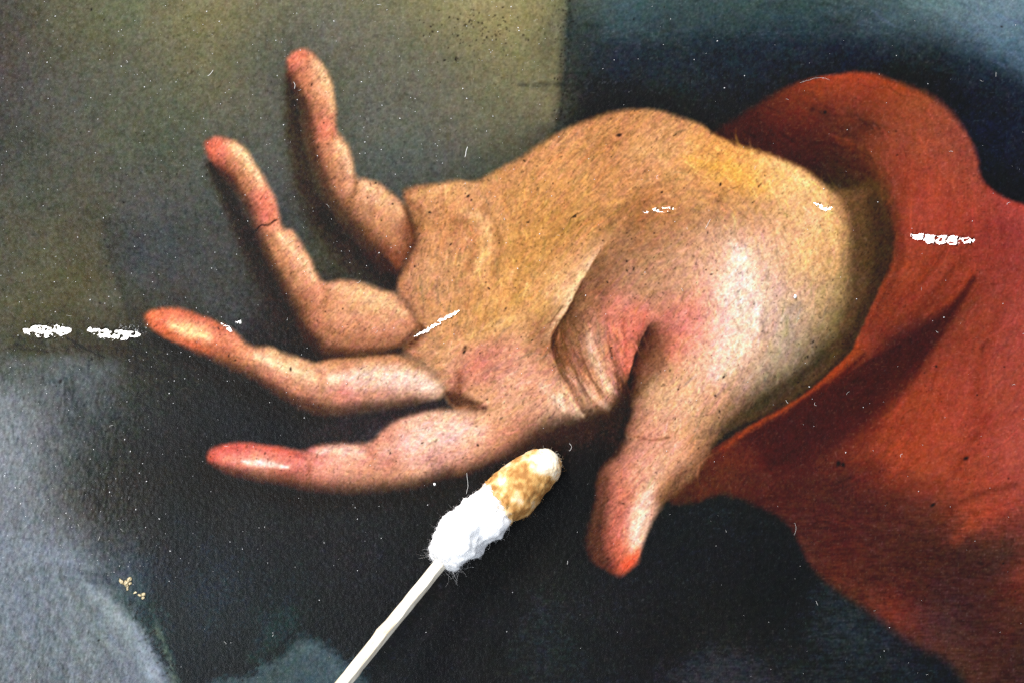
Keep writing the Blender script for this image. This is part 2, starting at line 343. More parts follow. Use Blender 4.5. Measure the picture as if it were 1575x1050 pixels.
# ---------------------------------------------------------------- sleeve
SL = """1090,215,6 1105,198,9 1130,184,11 1180,152,10 1220,130,7 1270,117,5 1330,112,7 1380,127,9 1432,148,11 1470,180,9 1490,210,7 1505,245,6 1509,275,6 1530,296,7 1560,311,6 1620,330,3 1760,420,3 1800,1200,3 1560,1180,9 1485,1050,16 1458,1017,16 1408,990,15 1375,967,13 1318,927,11 1275,897,10 1242,863,8 1225,828,7 1206,800,8 1170,780,9 1133,764,10 1107,760,10 1067,772,7 1030,772,7 1040,730,5 1095,690,3 1175,640,3 1242,600,3 1285,563,3 1308,540,3 1322,510,3 1348,450,3 1370,402,4 1372,350,6 1360,312,8 1320,312,8 1280,325,6 1240,300,4 1190,272,3 1140,252,3 1100,238,3"""
SLC = pts("""1110,205,62,30,22 1150,192,72,32,22 1200,155,100,42,26 1270,126,150,58,32 1320,120,166,60,32 1360,130,150,58,34 1230,175,105,42,26 1300,165,118,50,32 1170,215,72,32,22 1210,220,85,38,24 1270,205,86,40,28 1330,200,112,50,32 1240,250,66,34,24 1285,245,70,42,28 1360,175,136,58,36 1400,160,150,66,40 1450,195,150,66,42 1490,230,146,62,42 1400,225,156,66,42 1345,235,130,58,36 1330,268,92,48,30 1375,265,140,55,34 1430,270,166,65,42 1490,285,158,66,46 1290,285,58,42,28 1345,295,78,52,30 1385,310,140,54,34 1410,330,173,66,46 1470,320,166,60,44 1540,335,155,56,44 1565,325,174,64,50 1395,350,160,60,38 1400,400,160,62,36 1450,385,158,60,40 1540,400,150,54,40 1500,420,150,56,40 1365,450,150,58,32 1400,470,152,58,34 1450,425,150,58,38 1330,535,152,60,36 1360,500,134,50,30 1345,530,120,46,30 1290,575,140,54,30 1410,515,84,38,29 1445,485,96,42,30 1380,545,66,31,25 1340,575,62,29,23 1300,610,62,28,22 1250,645,68,31,25 1200,680,78,35,27 1520,480,166,64,44 1480,520,158,60,42 1480,580,162,62,44 1420,595,160,62,40 1540,600,166,66,46 1500,680,162,62,44 1400,660,160,60,38 1560,500,170,66,50 1350,640,128,48,32 1370,620,140,54,34 1300,665,110,46,30 1250,700,98,42,30 1180,720,104,42,28 1120,715,110,44,28 1070,745,90,42,26 1050,750,84,44,28 1150,680,82,37,26 1120,750,84,38,26 1310,690,128,50,32 1300,740,86,38,28 1220,765,78,36,28 1170,760,76,34,26 1350,725,112,44,30 1420,720,166,66,42 1370,690,150,58,36 1480,740,161,62,40 1560,700,175,72,52 1540,760,160,62,44 1500,790,166,64,42 1430,780,100,46,36 1360,780,85,40,32 1300,820,82,34,26 1250,830,78,38,30 1400,830,75,38,30 1450,820,92,44,34 1530,810,130,54,40 1480,840,72,42,34 1550,850,70,42,36 1330,890,88,42,32 1290,880,90,40,28 1400,900,78,36,28 1480,900,64,36,32 1520,920,62,36,32 1568,890,132,52,40 1380,935,112,44,30 1350,920,100,44,32 1450,960,80,46,40 1540,970,72,40,36 1500,1010,74,42,32 1560,1030,64,38,34 1600,400,150,54,42 1600,650,170,66,48 1600,950,70,40,34""")
REG = {}
SLC[:, 2] *= 0.995; SLC[:, 3] *= 1.10; SLC[:, 4] *= 1.18
sl, sd, sf = outline(SL, 4.0)
m_sleeve = np.zeros((H, W), np.float32); sd_sleeve = np.full((H, W), -99, np.float32)
m = sstep(-sf, sf, sd).astype(np.float32); m_sleeve[sl] = m; sd_sleeve[sl] = sd
col = rbf(SLC, sl, 10.0, 0.5)
lay(col, m, sl)
k = m_sleeve
stroke("1497,428,4 1466,474,11 1428,514,22 1382,562,32 1325,612,36 1255,668,32 1190,705,24", 10, (66, 31, 25), 0.9, hard=3.0, clip=k, grain=0.2)
stroke("1150,735,20 1220,745,30 1290,770,44 1360,830,50 1430,870,50 1500,900,50 1540,970,60", 30, (74, 41, 35), 0.75, clip=k, grain=0.4, gs=(4, 20))
stroke("1040,750,14 1080,735,20 1130,730,22", 20, (86, 48, 32), 0.6, clip=k, grain=0.5)
stroke("1380,570,10 1310,640,24 1240,700,24", 18, (66, 30, 24), 0.5, clip=k)
shade("1497,425 1468,468 1435,495 1400,516 1362,540 1325,560 1290,584 1245,616 1205,645 1160,668", -1, 60, (64, 30, 25), 0.85, 3.0, k, (0.3, 0.6, 0.9, 1, 1, 1, 1, 1, 0.9, 0.8))
shade("1500,428 1474,476 1448,520 1410,580 1372,640 1340,690", -1, 50, (172, 74, 52), 0.6, 9.0, k, (0.2, 0.6, 0.9, 1, 0.9, 0.6))
stroke("1318,532,7 1290,566,5 1245,602,4 1205,630,4 1160,655,4 1110,690,4", 5, (168, 66, 34), 0.85, clip=k)
stroke("1330,545 1290,580 1245,614 1205,642 1150,672", 3.5, (70, 26, 16), 0.7, clip=k)
stroke("1372,410 1350,465 1330,515", 5, (170, 64, 34), 0.7, clip=k)
stroke("1440,395 1415,430 1385,465", 9, (118, 44, 26), 0.5, clip=k, grain=0.6, gs=(3, 20))
stroke("1480,400 1440,450 1400,490", 8, (112, 42, 26), 0.5, clip=k, grain=0.6, gs=(3, 20))
stroke("1500,410 1470,455 1425,485", 6, (168, 66, 42), 0.5, clip=k)
stroke("1540,470 1510,560 1500,640", 10, (136, 52, 34), 0.55, clip=k, grain=0.5)
stroke("1520,640 1490,690 1470,720", 12, (136, 50, 34), 0.5, clip=k, grain=0.5)
stroke("1460,560 1430,650 1400,700 1380,720", 18, (166, 68, 46), 0.5, clip=k, grain=0.5, gs=(3, 22))
for q, x in enumerate((1398, 1420, 1438, 1458, 1478)):
    stroke("%d,250 %d,300 %d,350" % (x + 8, x + 2, x), 4, ((184, 74, 46), (140, 52, 34))[q % 2], 0.4, clip=k, grain=0.7, gs=(2, 18))
stroke("1560,770 1500,800 1470,830", 10, (172, 66, 42), 0.5, clip=k, grain=0.5)
stroke("1560,745 1500,762 1440,792", 6, (104, 46, 34), 0.6, clip=k)
stroke("1440,745 1380,745 1330,735", 10, (120, 48, 34), 0.4, clip=k)
stroke("1240,125 1290,117 1340,116 1390,136", 7, (178, 66, 34), 0.5, clip=k, grain=0.5)
stroke("1140,205,14 1200,215,24 1260,225,30 1310,250,26 1330,275,14", 20, (62, 33, 24), 0.75, clip=k, grain=0.9, gs=(5, 9))
for x, y in ((1250, 170), (1310, 175), (1340, 190), (1300, 200), (1268, 172), (1325, 190)):
    stroke("%d,%d %d,%d" % (x, y, x + 14, y + 8), 9, (60, 36, 28), 0.6, clip=k, grain=0.8, gs=(3, 5))
stroke("1290,215 1310,225", 6, (160, 66, 34), 0.6, clip=k, grain=0.7)
stroke("1335,280,8 1352,300,16 1362,330,14", 14, (80, 58, 30), 0.7, clip=k)
stroke("1510,270 1530,300 1575,322", 5, (176, 64, 52), 0.6, clip=k)

# ---------------------------------------------------------------- hand: palm and wrist (drawn together with index finger and thumb)
HC = pts("""340,695,206,92,70 330,706,190,84,60 370,690,206,95,72 420,690,205,96,70 360,710,220,122,96 400,713,230,170,138 450,710,206,112,86 480,700,206,132,102 530,700,220,166,136 560,710,210,150,120 500,725,206,142,106 430,735,164,92,68 380,728,176,92,68 520,745,150,104,76 590,740,160,116,86 560,732,192,142,112 620,660,220,170,140 600,672,210,146,116 680,648,226,182,146 640,690,226,176,150 700,670,230,190,166 650,720,198,150,120 720,690,212,162,126 760,660,216,162,122 770,685,176,126,86 800,665,168,118,78 740,710,140,98,66 690,725,150,106,76 840,660,130,94,64 890,650,112,80,54 930,640,96,66,44 790,695,110,76,50
630,310,170,120,72 660,300,200,150,90 700,300,200,150,88 740,290,196,146,84 780,280,194,144,80 850,240,190,140,80 900,210,185,135,75 940,190,178,128,72 980,185,190,140,80 1030,210,196,146,85 1050,195,188,138,80 1000,240,206,156,90 950,220,186,130,72 900,270,196,146,78 850,300,195,145,75 800,330,196,146,75 740,340,206,156,95 700,340,196,140,80 650,350,180,128,74 680,400,200,150,90 650,430,196,146,92 640,460,186,136,84 720,450,196,146,85 760,420,206,156,85 800,400,196,146,70 860,370,192,142,70 900,340,190,140,72 950,300,190,140,78 1000,300,190,134,74 985,340,164,114,60 1050,280,200,150,85 1080,250,210,155,76 1130,258,226,166,76 1150,280,226,171,80 1200,260,220,175,95 1240,285,222,177,102 1230,340,220,175,110 1170,320,206,160,95 1110,310,190,140,80 1090,350,186,146,95 1150,355,204,160,104 1040,340,178,128,74
700,500,200,150,85 750,490,206,160,85 800,470,206,156,80 840,440,206,160,90 870,455,214,174,118 895,410,200,154,94 920,370,192,144,82 700,545,196,150,100 660,520,186,140,86 760,540,206,142,102 735,565,202,126,92 800,520,206,156,110 820,560,206,150,115 780,590,211,161,126 730,610,200,155,110 710,580,196,138,98 830,600,206,150,115 860,625,214,172,138 800,630,202,156,116 760,635,206,156,116 670,560,200,152,104 650,545,190,140,90
960,370,155,115,70 930,410,140,100,62 905,445,148,104,65 875,490,120,82,48 860,530,116,72,42 885,510,142,102,67 960,420,170,125,85 1000,400,178,135,94 1050,390,198,153,110 1000,450,182,138,100 1050,440,202,156,116 940,470,190,122,88 950,500,196,116,86 980,500,200,114,84 965,540,200,106,74 970,570,188,96,66 1050,490,210,134,102 1070,470,214,146,112 1035,520,196,118,84 1025,550,182,118,80 910,530,190,150,110 920,560,186,136,96 905,590,196,146,106 935,590,204,164,128 888,570,170,116,76 880,610,206,156,120 925,618,204,162,124 1000,520,116,72,46 990,545,104,68,44 977,580,92,60,40 962,600,86,54,38
1110,400,226,186,142 1140,400,240,211,167 1130,440,246,222,182 1150,480,241,216,181 1120,520,236,201,161 1100,560,230,191,151 1080,590,220,176,132 1150,540,220,186,146 1180,420,226,191,151 1200,380,226,186,130 1200,460,211,181,141 1180,520,201,171,131 1230,400,220,181,116 1260,400,211,171,111 1280,350,216,171,101 1260,310,222,177,104 1290,340,190,148,86 1240,450,196,166,121 1205,520,181,161,126 1250,500,166,146,101 1280,450,172,147,97 1315,400,112,88,48 1300,480,108,93,54 1340,350,84,65,33 1320,320,100,74,38 1345,400,72,58,32 1310,510,74,62,38 1365,340,70,56,30 1200,560,151,136,101 1240,550,108,98,69 1180,590,113,99,71 1210,600,68,62,44 1275,540,66,58,38 1150,590,166,141,106 1140,625,112,90,64 1170,628,58,50,35 1295,400,160,130,76 1290,500,112,98,60
1000,600,196,156,112 1040,580,211,166,121 1020,630,211,166,126 1060,630,216,171,126 1000,660,206,146,106 1040,670,216,161,121 1080,650,186,146,102 1105,650,134,106,74 1100,605,202,158,114 975,640,170,120,84
960,700,186,126,90 930,720,136,88,58 990,690,206,146,106 1030,700,214,164,124 1060,700,186,136,92 1000,730,216,162,126 950,740,180,112,80 1000,775,216,166,136 982,800,226,187,157 977,835,222,182,148 950,780,196,108,78 945,820,180,92,64 930,845,124,68,48 912,835,72,50,36 920,785,120,74,52 970,860,214,86,50 955,872,190,84,50 1012,750,188,138,98 1020,772,116,82,50 1042,740,146,106,68 905,800,64,44,32 940,875,96,54,38""")
PALM = """620,297,3 633,288,3 667,283,3 700,278,3 733,278,3 760,263,3 800,243,4 833,220,4 867,200,4 907,183,3 943,172,3 980,168,3 1013,170,3 1047,180,3 1080,193,3 1100,207,2.5 1133,223,2.5 1175,235,2.5 1208,247,2.5 1242,263,2.5 1265,283,3 1292,296,8 1335,292,12 1366,312,12 1374,350,12 1372,400,8 1347,450,6 1322,508,3 1307,538,3 1284,561,3 1242,598,3 1208,621,3 1175,638,3 1133,653,4 1103,675,6 1083,697,7 1060,735,8 1000,720,6 963,668,3 972,640,3 972,612,7 962,606,9 950,618,12 933,630,18 897,640,24 870,650,26 830,666,26 790,684,24 733,708,16 700,724,9 690,660,10 700,632,5 688,614,4 680,597,5 662,575,8 640,557,8 622,535,6 642,503,4 630,472,4 614,455,4 612,432,5 622,410,5 640,370,5 634,340,4 625,315,3"""
INDEX = """318,700,3 325,690,3 343,683,3 367,680,3 400,682,3 433,687,3 463,692,3 487,685,3 520,680,3 560,682,3 577,673,3 590,660,4 613,643,4 640,633,4 673,629,3 700,630,4 740,632,14 790,648,18 800,672,18 767,700,14 733,714,16 700,724,15 677,730,14 647,739,14 617,745,14 573,749,14 533,752,14 483,748,13 440,740,12 400,734,12 360,726,11 333,716,7 320,708,4"""
THUMB = """978,605,12 974,640,9 965,670,8 950,697,8 928,717,8 918,743,8 918,768,9 908,800,9 900,833,7 908,860,6 933,877,5 953,886,4 970,875,3 982,862,2.5 988,840,3 1000,810,4 1013,787,5 1027,768,6 1053,745,7 1077,718,7 1090,690,8 1100,640,16 1080,590,20 1020,590,18"""
LITTLE = """441,97,4 447,84,3 463,76,3 478,80,3 497,100,3 510,127,3 515,157,3 517,187,3 519,203,3 530,216,3 539,233,3 544,257,3 550,274,3 563,275,3 583,282,3 603,297,3 614,307,3 627,322,3 634,342,3 640,370,4 628,395,5 618,412,6 603,420,9 580,405,12 555,375,14 530,340,13 508,305,12 492,270,11 478,235,10 471,195,10 466,160,10 455,138,9 445,118,7"""
RING = """315,225,3 322,214,3 340,211,3 367,220,3 384,238,3 399,262,3 413,287,3 425,313,3 434,347,3 450,355,3 467,380,3 480,403,3 489,424,3 500,434,3 520,431,3 545,432,3 567,438,3 587,446,3 610,453,3 628,470,4 641,492,4 643,505,4 632,520,5 612,533,5 585,540,5 560,542,5 523,543,7 500,544,9 478,528,10 462,497,10 452,470,10 438,445,10 424,415,10 408,385,9 395,350,9 378,312,9 362,288,9 343,268,7 325,248,4"""
MIDDLE = """222,488,3 229,479,3 243,475,3 263,473,3 287,478,3 313,487,3 337,497,3 360,510,3 377,526,3 392,533,3 413,533,3 440,543,3 467,552,3 487,557,3 507,552,3 533,547,3 573,543,4 613,546,6 645,556,10 668,572,8 683,596,3 674,612,5 650,616,8 620,619,10 590,622,11 560,627,12 527,631,12 500,633,12 467,624,12 440,609,12 417,593,12 392,579,12 360,564,11 327,549,9 287,533,6 253,519,5 233,506,4"""
LC = pts("""455,86,202,108,74 447,98,190,100,66 463,92,206,122,80 485,105,206,156,102 500,130,206,160,106 470,118,200,132,88 490,150,200,142,92 508,170,204,140,92 505,192,202,116,78 492,205,190,106,72 520,225,202,156,112 530,250,206,160,112 505,240,182,122,82 520,290,176,126,82 560,290,206,160,106 540,275,196,146,98 590,310,206,156,102 575,335,186,136,86 610,345,182,132,86 532,315,156,108,68 600,372,148,100,62 615,400,138,84,52 565,355,128,88,54 627,345,130,86,52 470,170,110,76,52 480,230,128,86,58 500,280,120,82,54 452,120,120,76,52 600,410,70,50,34 540,350,78,56,38""")
RC = pts("""325,222,200,98,68 335,228,206,102,74 330,240,186,90,62 350,220,212,140,96 367,235,216,176,122 385,262,212,164,114 358,255,182,118,78 395,300,206,134,94 410,318,206,108,78 400,342,190,102,72 420,358,196,142,92 440,368,206,156,106 455,405,206,152,102 475,430,202,148,98 435,400,186,130,82 485,460,190,132,86 465,465,150,104,66 540,442,204,154,100 560,462,216,172,118 600,478,212,162,108 520,480,202,148,98 560,500,202,142,97 620,498,202,142,97 505,510,178,124,80 560,528,168,114,75 610,518,174,120,80 490,500,172,116,75 355,275,96,62,42 380,325,110,70,48 400,375,108,74,48 425,425,104,72,46 450,480,84,60,40 485,530,92,66,44 630,480,190,132,88""")
MC = pts("""228,490,188,92,54 242,482,206,108,66 262,480,211,112,72 300,488,206,102,67 290,508,226,174,110 312,516,222,168,107 268,502,212,136,84 330,520,206,114,72 350,520,206,118,77 345,508,204,110,72 300,530,186,86,52 255,512,194,92,54 372,545,200,138,88 360,560,150,96,60 400,558,206,152,102 430,562,216,176,126 470,578,216,168,123 450,600,190,132,92 420,580,196,128,92 405,582,150,96,66 510,588,216,168,132 530,608,202,134,104 560,575,221,182,142 620,578,226,192,157 660,592,226,192,157 560,602,216,166,141 620,605,206,162,136 530,562,196,138,88 600,553,202,147,94 645,570,214,172,130 500,628,140,102,74 560,624,150,112,90 470,615,150,102,74 630,615,170,128,104""")
for _d in (HC, LC, RC, MC):
    yel = _d[:, 4] < 0.52 * _d[:, 2]
    _d[:, 2] *= 1.03; _d[:, 3] *= 1.0; _d[:, 4] *= np.where(yel, 1.11, 1.0)
    red = (_d[:, 2] > 175) & (_d[:, 3] < 0.58 * _d[:, 2])
    _d[red, 3] += 10; _d[red, 4] += 10
    pale = (_d[:, 0] > 1040) & (_d[:, 0] < 1260) & (_d[:, 1] > 350) & (_d[:, 1] < 620)
    _d[pale, 4] *= 1.045; _d[pale, 2] *= 1.015
def region(name, txt, data, wob=1.0):
    sl, sd, sf = outline(txt, 3.0, wob)
    sf = np.maximum(sf * 1.2, 6.0)
    m = sstep(-sf, sf, sd).astype(np.float32)
    lay(rbf(data, sl, 8.0, 0.45), m, sl)
    rim = m * np.exp(-(np.maximum(sd + sf * 0.5, 0) / (5.0 + 0.9 * sf)) ** 1.4) * np.clip(0.16 + (sf - 4.0) / 12.0, 0, 0.62) * (sf < 15.5)
    lay(np.array((88, 58, 38), np.float32), rim.astype(np.float32), sl)      # brown the painter dragged round the contour
    f = np.full((H, W), -99, np.float32); f[sl] = sd
    fm = np.zeros((H, W), np.float32); fm[sl] = m
    REG[name] = (f, fm)
    return fm
k_palm = region('palm', PALM, HC)
k_thumb = region('thumb', THUMB, HC)
# palm modelling strokes
PK = np.maximum(k_palm, k_thumb)
FOLD = "945,360 925,383 910,407 887,447 870,480 851,512 847,532 855,558 867,584 883,613 897,637"
shade(FOLD, -1, 30, (120, 82, 50), 0.72, 3.0, PK, (0, 0.15, 0.55, 0.9, 1, 1, 0.9, 0.6, 0.4, 0.3, 0.2))
shade(FOLD, -1, 9, (88, 54, 30), 0.75, 2.0, PK, (0, 0.1, 0.4, 0.7, 1, 1, 1, 0.8, 0.5, 0.4, 0.2))
shade(FOLD, 1, 13, (236, 204, 156), 0.75, 2.0, PK, (0, 0.5, 1, 1, 1, 0.8, 0.3, 0.3, 0.4, 0.7, 0.9))
stroke("975,348,10 950,390,20 925,430,20 898,475,16 880,515,12", 14, (146, 106, 70), 0.45, clip=PK, grain=0.6, gs=(3, 14))
stroke("1000,345,10 1030,370,16 1010,410,18 970,440,16", 14, (166, 128, 90), 0.4, clip=PK, grain=0.7, gs=(3, 9))
stroke("862,520,6 870,550,8 880,575,7", 8, (128, 84, 50), 0.6, clip=PK)
# little folds running into the crease of the thumb
stroke("906,515,6 912,545,7 925,575,6 943,602,4", 6, (214, 180, 146), 0.8, hard=3, clip=PK, grain=0.5, gs=(2, 12))
stroke("876,565,5 892,592,7 915,615,7 936,628,5", 6, (218, 180, 146), 0.8, hard=3, clip=PK, grain=0.5, gs=(2, 12))
stroke("833,592,6 855,615,8 878,630,7 897,638,4", 7, (226, 188, 156), 0.8, hard=3, clip=PK, grain=0.5, gs=(2, 14))
stroke("800,560 830,585 850,600", 10, (214, 160, 128), 0.5, clip=PK, grain=0.5)
shade("868,535 884,566 900,598 918,620 936,632", 1, 7, (122, 76, 48), 0.8, 1.5, PK)
shade("890,520 898,550 912,580 930,604 946,616", 1, 6, (134, 86, 56), 0.75, 1.5, PK)
stroke("925,505 930,535 938,565", 6, (176, 128, 92), 0.6, clip=PK, grain=0.6, gs=(2, 9))
# red wedge
stroke("942,480,12 950,510,13 958,545,10 964,575,6", 9, (206, 118, 88), 0.6, hard=3, clip=PK, grain=0.5, gs=(2, 14))
stroke("972,485,14 975,515,12 968,550,8 964,578,5", 9, (208, 112, 84), 0.6, hard=3, clip=PK, grain=0.5, gs=(2, 14))
stroke("992,482,8 990,505,6", 7, (222, 118, 90), 0.6, clip=PK)
stroke("958,490 962,530 964,570", 3, (182, 92, 66), 0.6, clip=PK)
shade("930,488 934,520 940,550 948,580 958,602", -1, 7, (104, 58, 36), 0.85, 1.6, PK, (0.2, 0.7, 1, 1, 1))
shade("1003,494 994,508 984,526 976,548 969,572 962,600", -1, 20, (96, 60, 40), 0.95, 1.5, PK, (0.3, 0.9, 1, 1, 1, 1))
shade("1003,494 994,508 984,526 976,548 969,572 962,600", -1, 8, (58, 38, 28), 0.8, 1.5, PK, (0, 0.6, 1, 1, 1, 1))
stroke("1022,525,8 1010,555,12 992,585,10", 12, (140, 90, 62), 0.5, clip=PK)
stroke("1035,475,14 1060,488,20 1045,520,16", 18, (208, 126, 98), 0.4, clip=PK, grain=0.6, gs=(3, 12))
stroke("1075,455 1090,470 1080,500", 12, (226, 156, 128), 0.4, clip=PK, grain=0.6)
# ball of the thumb
stroke("1130,380,14 1140,430,22 1150,490,18 1128,535,15 1105,575,12", 20, (250, 230, 200), 0.6, clip=PK, grain=0.7, gs=(3, 9))
stroke("1110,460 1130,420 1145,385", 9, (254, 240, 216), 0.6, clip=PK, grain=0.8, gs=(2, 6))
stroke("1150,470 1165,500 1150,530", 9, (246, 222, 192), 0.5, clip=PK, grain=0.8, gs=(2, 8))
stroke("1030,400 1060,420 1020,460", 18, (164, 132, 98), 0.25, clip=PK, grain=0.7, gs=(3, 8))
stroke("1090,360 1120,350 1150,365", 14, (214, 172, 140), 0.4, clip=PK, grain=0.7, gs=(3, 8))
stroke("1200,440 1210,480 1195,520", 13, (186, 166, 140), 0.45, clip=PK, grain=0.7, gs=(2, 14))
stroke("1225,480 1205,530 1175,570", 14, (156, 148, 124), 0.4, clip=PK, grain=0.6, gs=(2, 14))
stroke("1180,470 1170,520", 7, (156, 140, 118), 0.4, clip=PK, grain=0.6)
# wrist
stroke("1175,250,8 1220,270,10 1262,310,9 1282,360,10 1284,420,8", 10, (238, 196, 122), 0.55, clip=PK, grain=0.5)
stroke("1060,245,10 1120,262,14 1170,290,12", 12, (238, 178, 74), 0.55, clip=PK, grain=0.6, gs=(3, 8))
shade("1285,285 1302,320 1310,370 1310,420 1303,470 1288,520 1262,556 1225,585 1180,612 1130,645", -1, 48, (88, 63, 41), 0.88, 12.0, PK, (0.5, 0.9, 1, 1, 1, 1, 0.9, 0.8, 0.7, 0.6))
stroke("1345,310,12 1355,370,15 1348,430,14 1325,495,11 1300,535,9", 12, (60, 44, 31), 0.75, clip=PK, grain=0.4)
stroke("1370,315 1384,360 1380,410 1358,460 1334,510", 9, (104, 46, 31), 0.6, grain=0.4)
stroke("1270,545 1235,575 1195,605 1150,635 1110,665", 9, (62, 54, 37), 0.7, clip=PK, grain=0.3)
# base of the fingers
stroke("715,325 742,340 752,372 738,410", 7, (230, 184, 122), 0.65, clip=PK, grain=0.5)
stroke("700,340 722,350 730,380 722,412", 6, (168, 114, 68), 0.6, clip=PK)
stroke("746,318 764,345 770,385 760,420", 6, (164, 114, 64), 0.5, clip=PK)
stroke("660,330 668,370 660,410 648,440", 9, (214, 166, 112), 0.4, clip=PK, grain=0.6, gs=(2, 14))
stroke("640,300 680,292 730,288", 8, (222, 174, 114), 0.5, clip=PK, grain=0.5)
stroke("628,312 645,325 650,345", 7, (150, 104, 64), 0.5, clip=PK)
stroke("880,350 930,328 990,305", 6, (150, 102, 58), 0.4, clip=PK, grain=0.4)
stroke("920,360 950,335 985,322", 8, (156, 108, 62), 0.5, clip=PK, grain=0.4)
stroke("1000,340 1060,330 1120,345", 10, (176, 128, 78), 0.35, clip=PK)
stroke("690,540 730,520 780,500 830,475", 9, (222, 176, 106), 0.5, clip=PK, grain=0.5, gs=(2, 16))
stroke("670,530 720,505 780,480", 6, (176, 128, 74), 0.4, clip=PK, grain=0.5, gs=(2, 16))
stroke("725,560 745,555 760,540", 12, (212, 132, 104), 0.4, clip=PK)
stroke("706,572,6 706,590,9 702,606,12", 7, (150, 86, 58), 0.75, clip=PK)
stroke("686,606,9 702,616,13 722,621,11 745,628,6", 7, (84, 52, 36), 0.9, hard=2.6, clip=PK)
stroke("683,570 694,586", 4, (178, 124, 88), 0.5, clip=PK)
stroke("640,350 634,380 622,412", 7, (140, 90, 54), 0.7, clip=PK)
stroke("632,500 648,508 640,520 625,532", 8, (100, 60, 38), 0.9, clip=PK)
stroke("905,240 940,200 1000,178", 10, (178, 126, 72), 0.4, clip=PK, grain=0.5)
stroke("960,235 1000,225 1040,235", 14, (222, 176, 108), 0.4, clip=PK, grain=0.6, gs=(3, 9))
# thumb
stroke("970,580,8 962,608,11 956,640,14 942,678,16", 12, (60, 43, 31), 0.75, grain=0.2)
stroke("985,615,8 982,650,10 972,685,10", 9, (186, 134, 98), 0.5, clip=k_thumb)
stroke("800,690,12 850,676,16 905,660,17 945,640,15", 12, (58, 42, 29), 0.55, grain=0.2)
stroke("1000,745,8 990,780,11 980,815,11 976,845,7", 11, (238, 204, 176), 0.85, clip=k_thumb, grain=0.6, gs=(2, 9))
stroke("1030,690 1010,720 1000,750", 12, (226, 182, 146), 0.4, clip=k_thumb, grain=0.5)
stroke("930,735,8 926,780,10 918,830,10 930,865,8", 13, (84, 54, 39), 0.75, clip=k_thumb)
stroke("960,760 955,800 955,840", 13, (190, 98, 70), 0.6, clip=k_thumb, grain=0.5)
stroke("962,868 975,856 980,848", 7, (226, 84, 48), 0.7, clip=k_thumb)
stroke("968,668 1000,676 1030,672", 2.2, (140, 84, 56), 0.5, clip=k_thumb)
stroke("1020,765 1040,740 1065,715 1085,690", 9, (118, 84, 54), 0.5, clip=k_thumb)
# index
k_index = region('index', INDEX, HC)
stroke("600,690,14 650,672,18 700,662,16 735,664,12", 14, (236, 200, 184), 0.6, clip=k_index, grain=0.5, gs=(2, 10))
stroke("630,648 680,636 725,640", 5, (222, 180, 146), 0.6, clip=k_index)
stroke("592,668 606,688 602,712", 9, (212, 140, 118), 0.55, clip=k_index, grain=0.4)
stroke("640,715 690,703 740,690", 10, (206, 160, 134), 0.4, clip=k_index, grain=0.5)
stroke("490,694,6 525,690,9 556,696,7", 8, (236, 196, 170), 0.7, clip=k_index, grain=0.4)
stroke("480,722 520,724 560,722", 8, (206, 146, 112), 0.5, clip=k_index, grain=0.5)
stroke("345,688 385,684 430,690 460,700", 6, (202, 90, 72), 0.6, clip=k_index)
stroke("345,705,5 375,708,8 410,711,9 445,718,6", 8, (226, 146, 118), 0.75, clip=k_index, grain=0.3)
stroke("372,709,2.5 395,711,4.5 420,714,4.5 442,718,2.5", 4, (248, 222, 200), 0.95, clip=k_index, grain=0.3)
stroke("468,700,3 476,715,4 474,735,4", 4, (162, 96, 72), 0.6, clip=k_index)
stroke("566,684 574,700 568,722", 5, (176, 116, 92), 0.55, clip=k_index)
stroke("330,720,7 380,735,9 440,746,10 530,756,11 620,752,11 700,732,11", 9, (74, 50, 35), 0.8, clip=k_index, grain=0.2)
stroke("400,730 450,736 540,744 620,738", 8, (150, 98, 70), 0.4, clip=k_index)
# middle
k_mid = region('middle', MIDDLE, MC)
stroke("232,484 262,478 300,484 340,502", 6, (208, 108, 72), 0.6, clip=k_mid)
stroke("262,500,5 290,508,9 322,519,5", 7, (244, 204, 142), 0.85, clip=k_mid, grain=0.3)
stroke("250,508 280,524 320,540", 5, (196, 100, 62), 0.6, clip=k_mid)
stroke("345,518 365,530 385,545", 8, (214, 140, 98), 0.5, clip=k_mid, grain=0.4)
stroke("396,548,6 430,561,8 468,576,7 486,582,4", 6, (238, 204, 156), 0.85, clip=k_mid, grain=0.4, gs=(2, 9))
stroke("400,572 435,588 465,602", 7, (200, 134, 102), 0.55, clip=k_mid, grain=0.4)
stroke("488,560,4 496,580,6 494,606,6", 5, (190, 134, 96), 0.6, clip=k_mid)
stroke("510,582,7 560,576,11 620,578,13 665,592,9", 10, (242, 214, 190), 0.8, clip=k_mid, grain=0.5, gs=(2, 9))
stroke("540,592 600,590 650,598", 8, (234, 198, 176), 0.5, clip=k_mid, grain=0.5, gs=(2, 9))
stroke("508,608 545,610 590,606", 8, (212, 140, 114), 0.6, clip=k_mid, grain=0.4)
stroke("500,556 540,551 600,550 640,558", 5, (186, 130, 84), 0.65, clip=k_mid)
stroke("280,538,5 340,564,9 400,594,11 455,622,11 510,636,10 570,630,8 640,620,6", 9, (78, 55, 39), 0.85, clip=k_mid, grain=0.2)
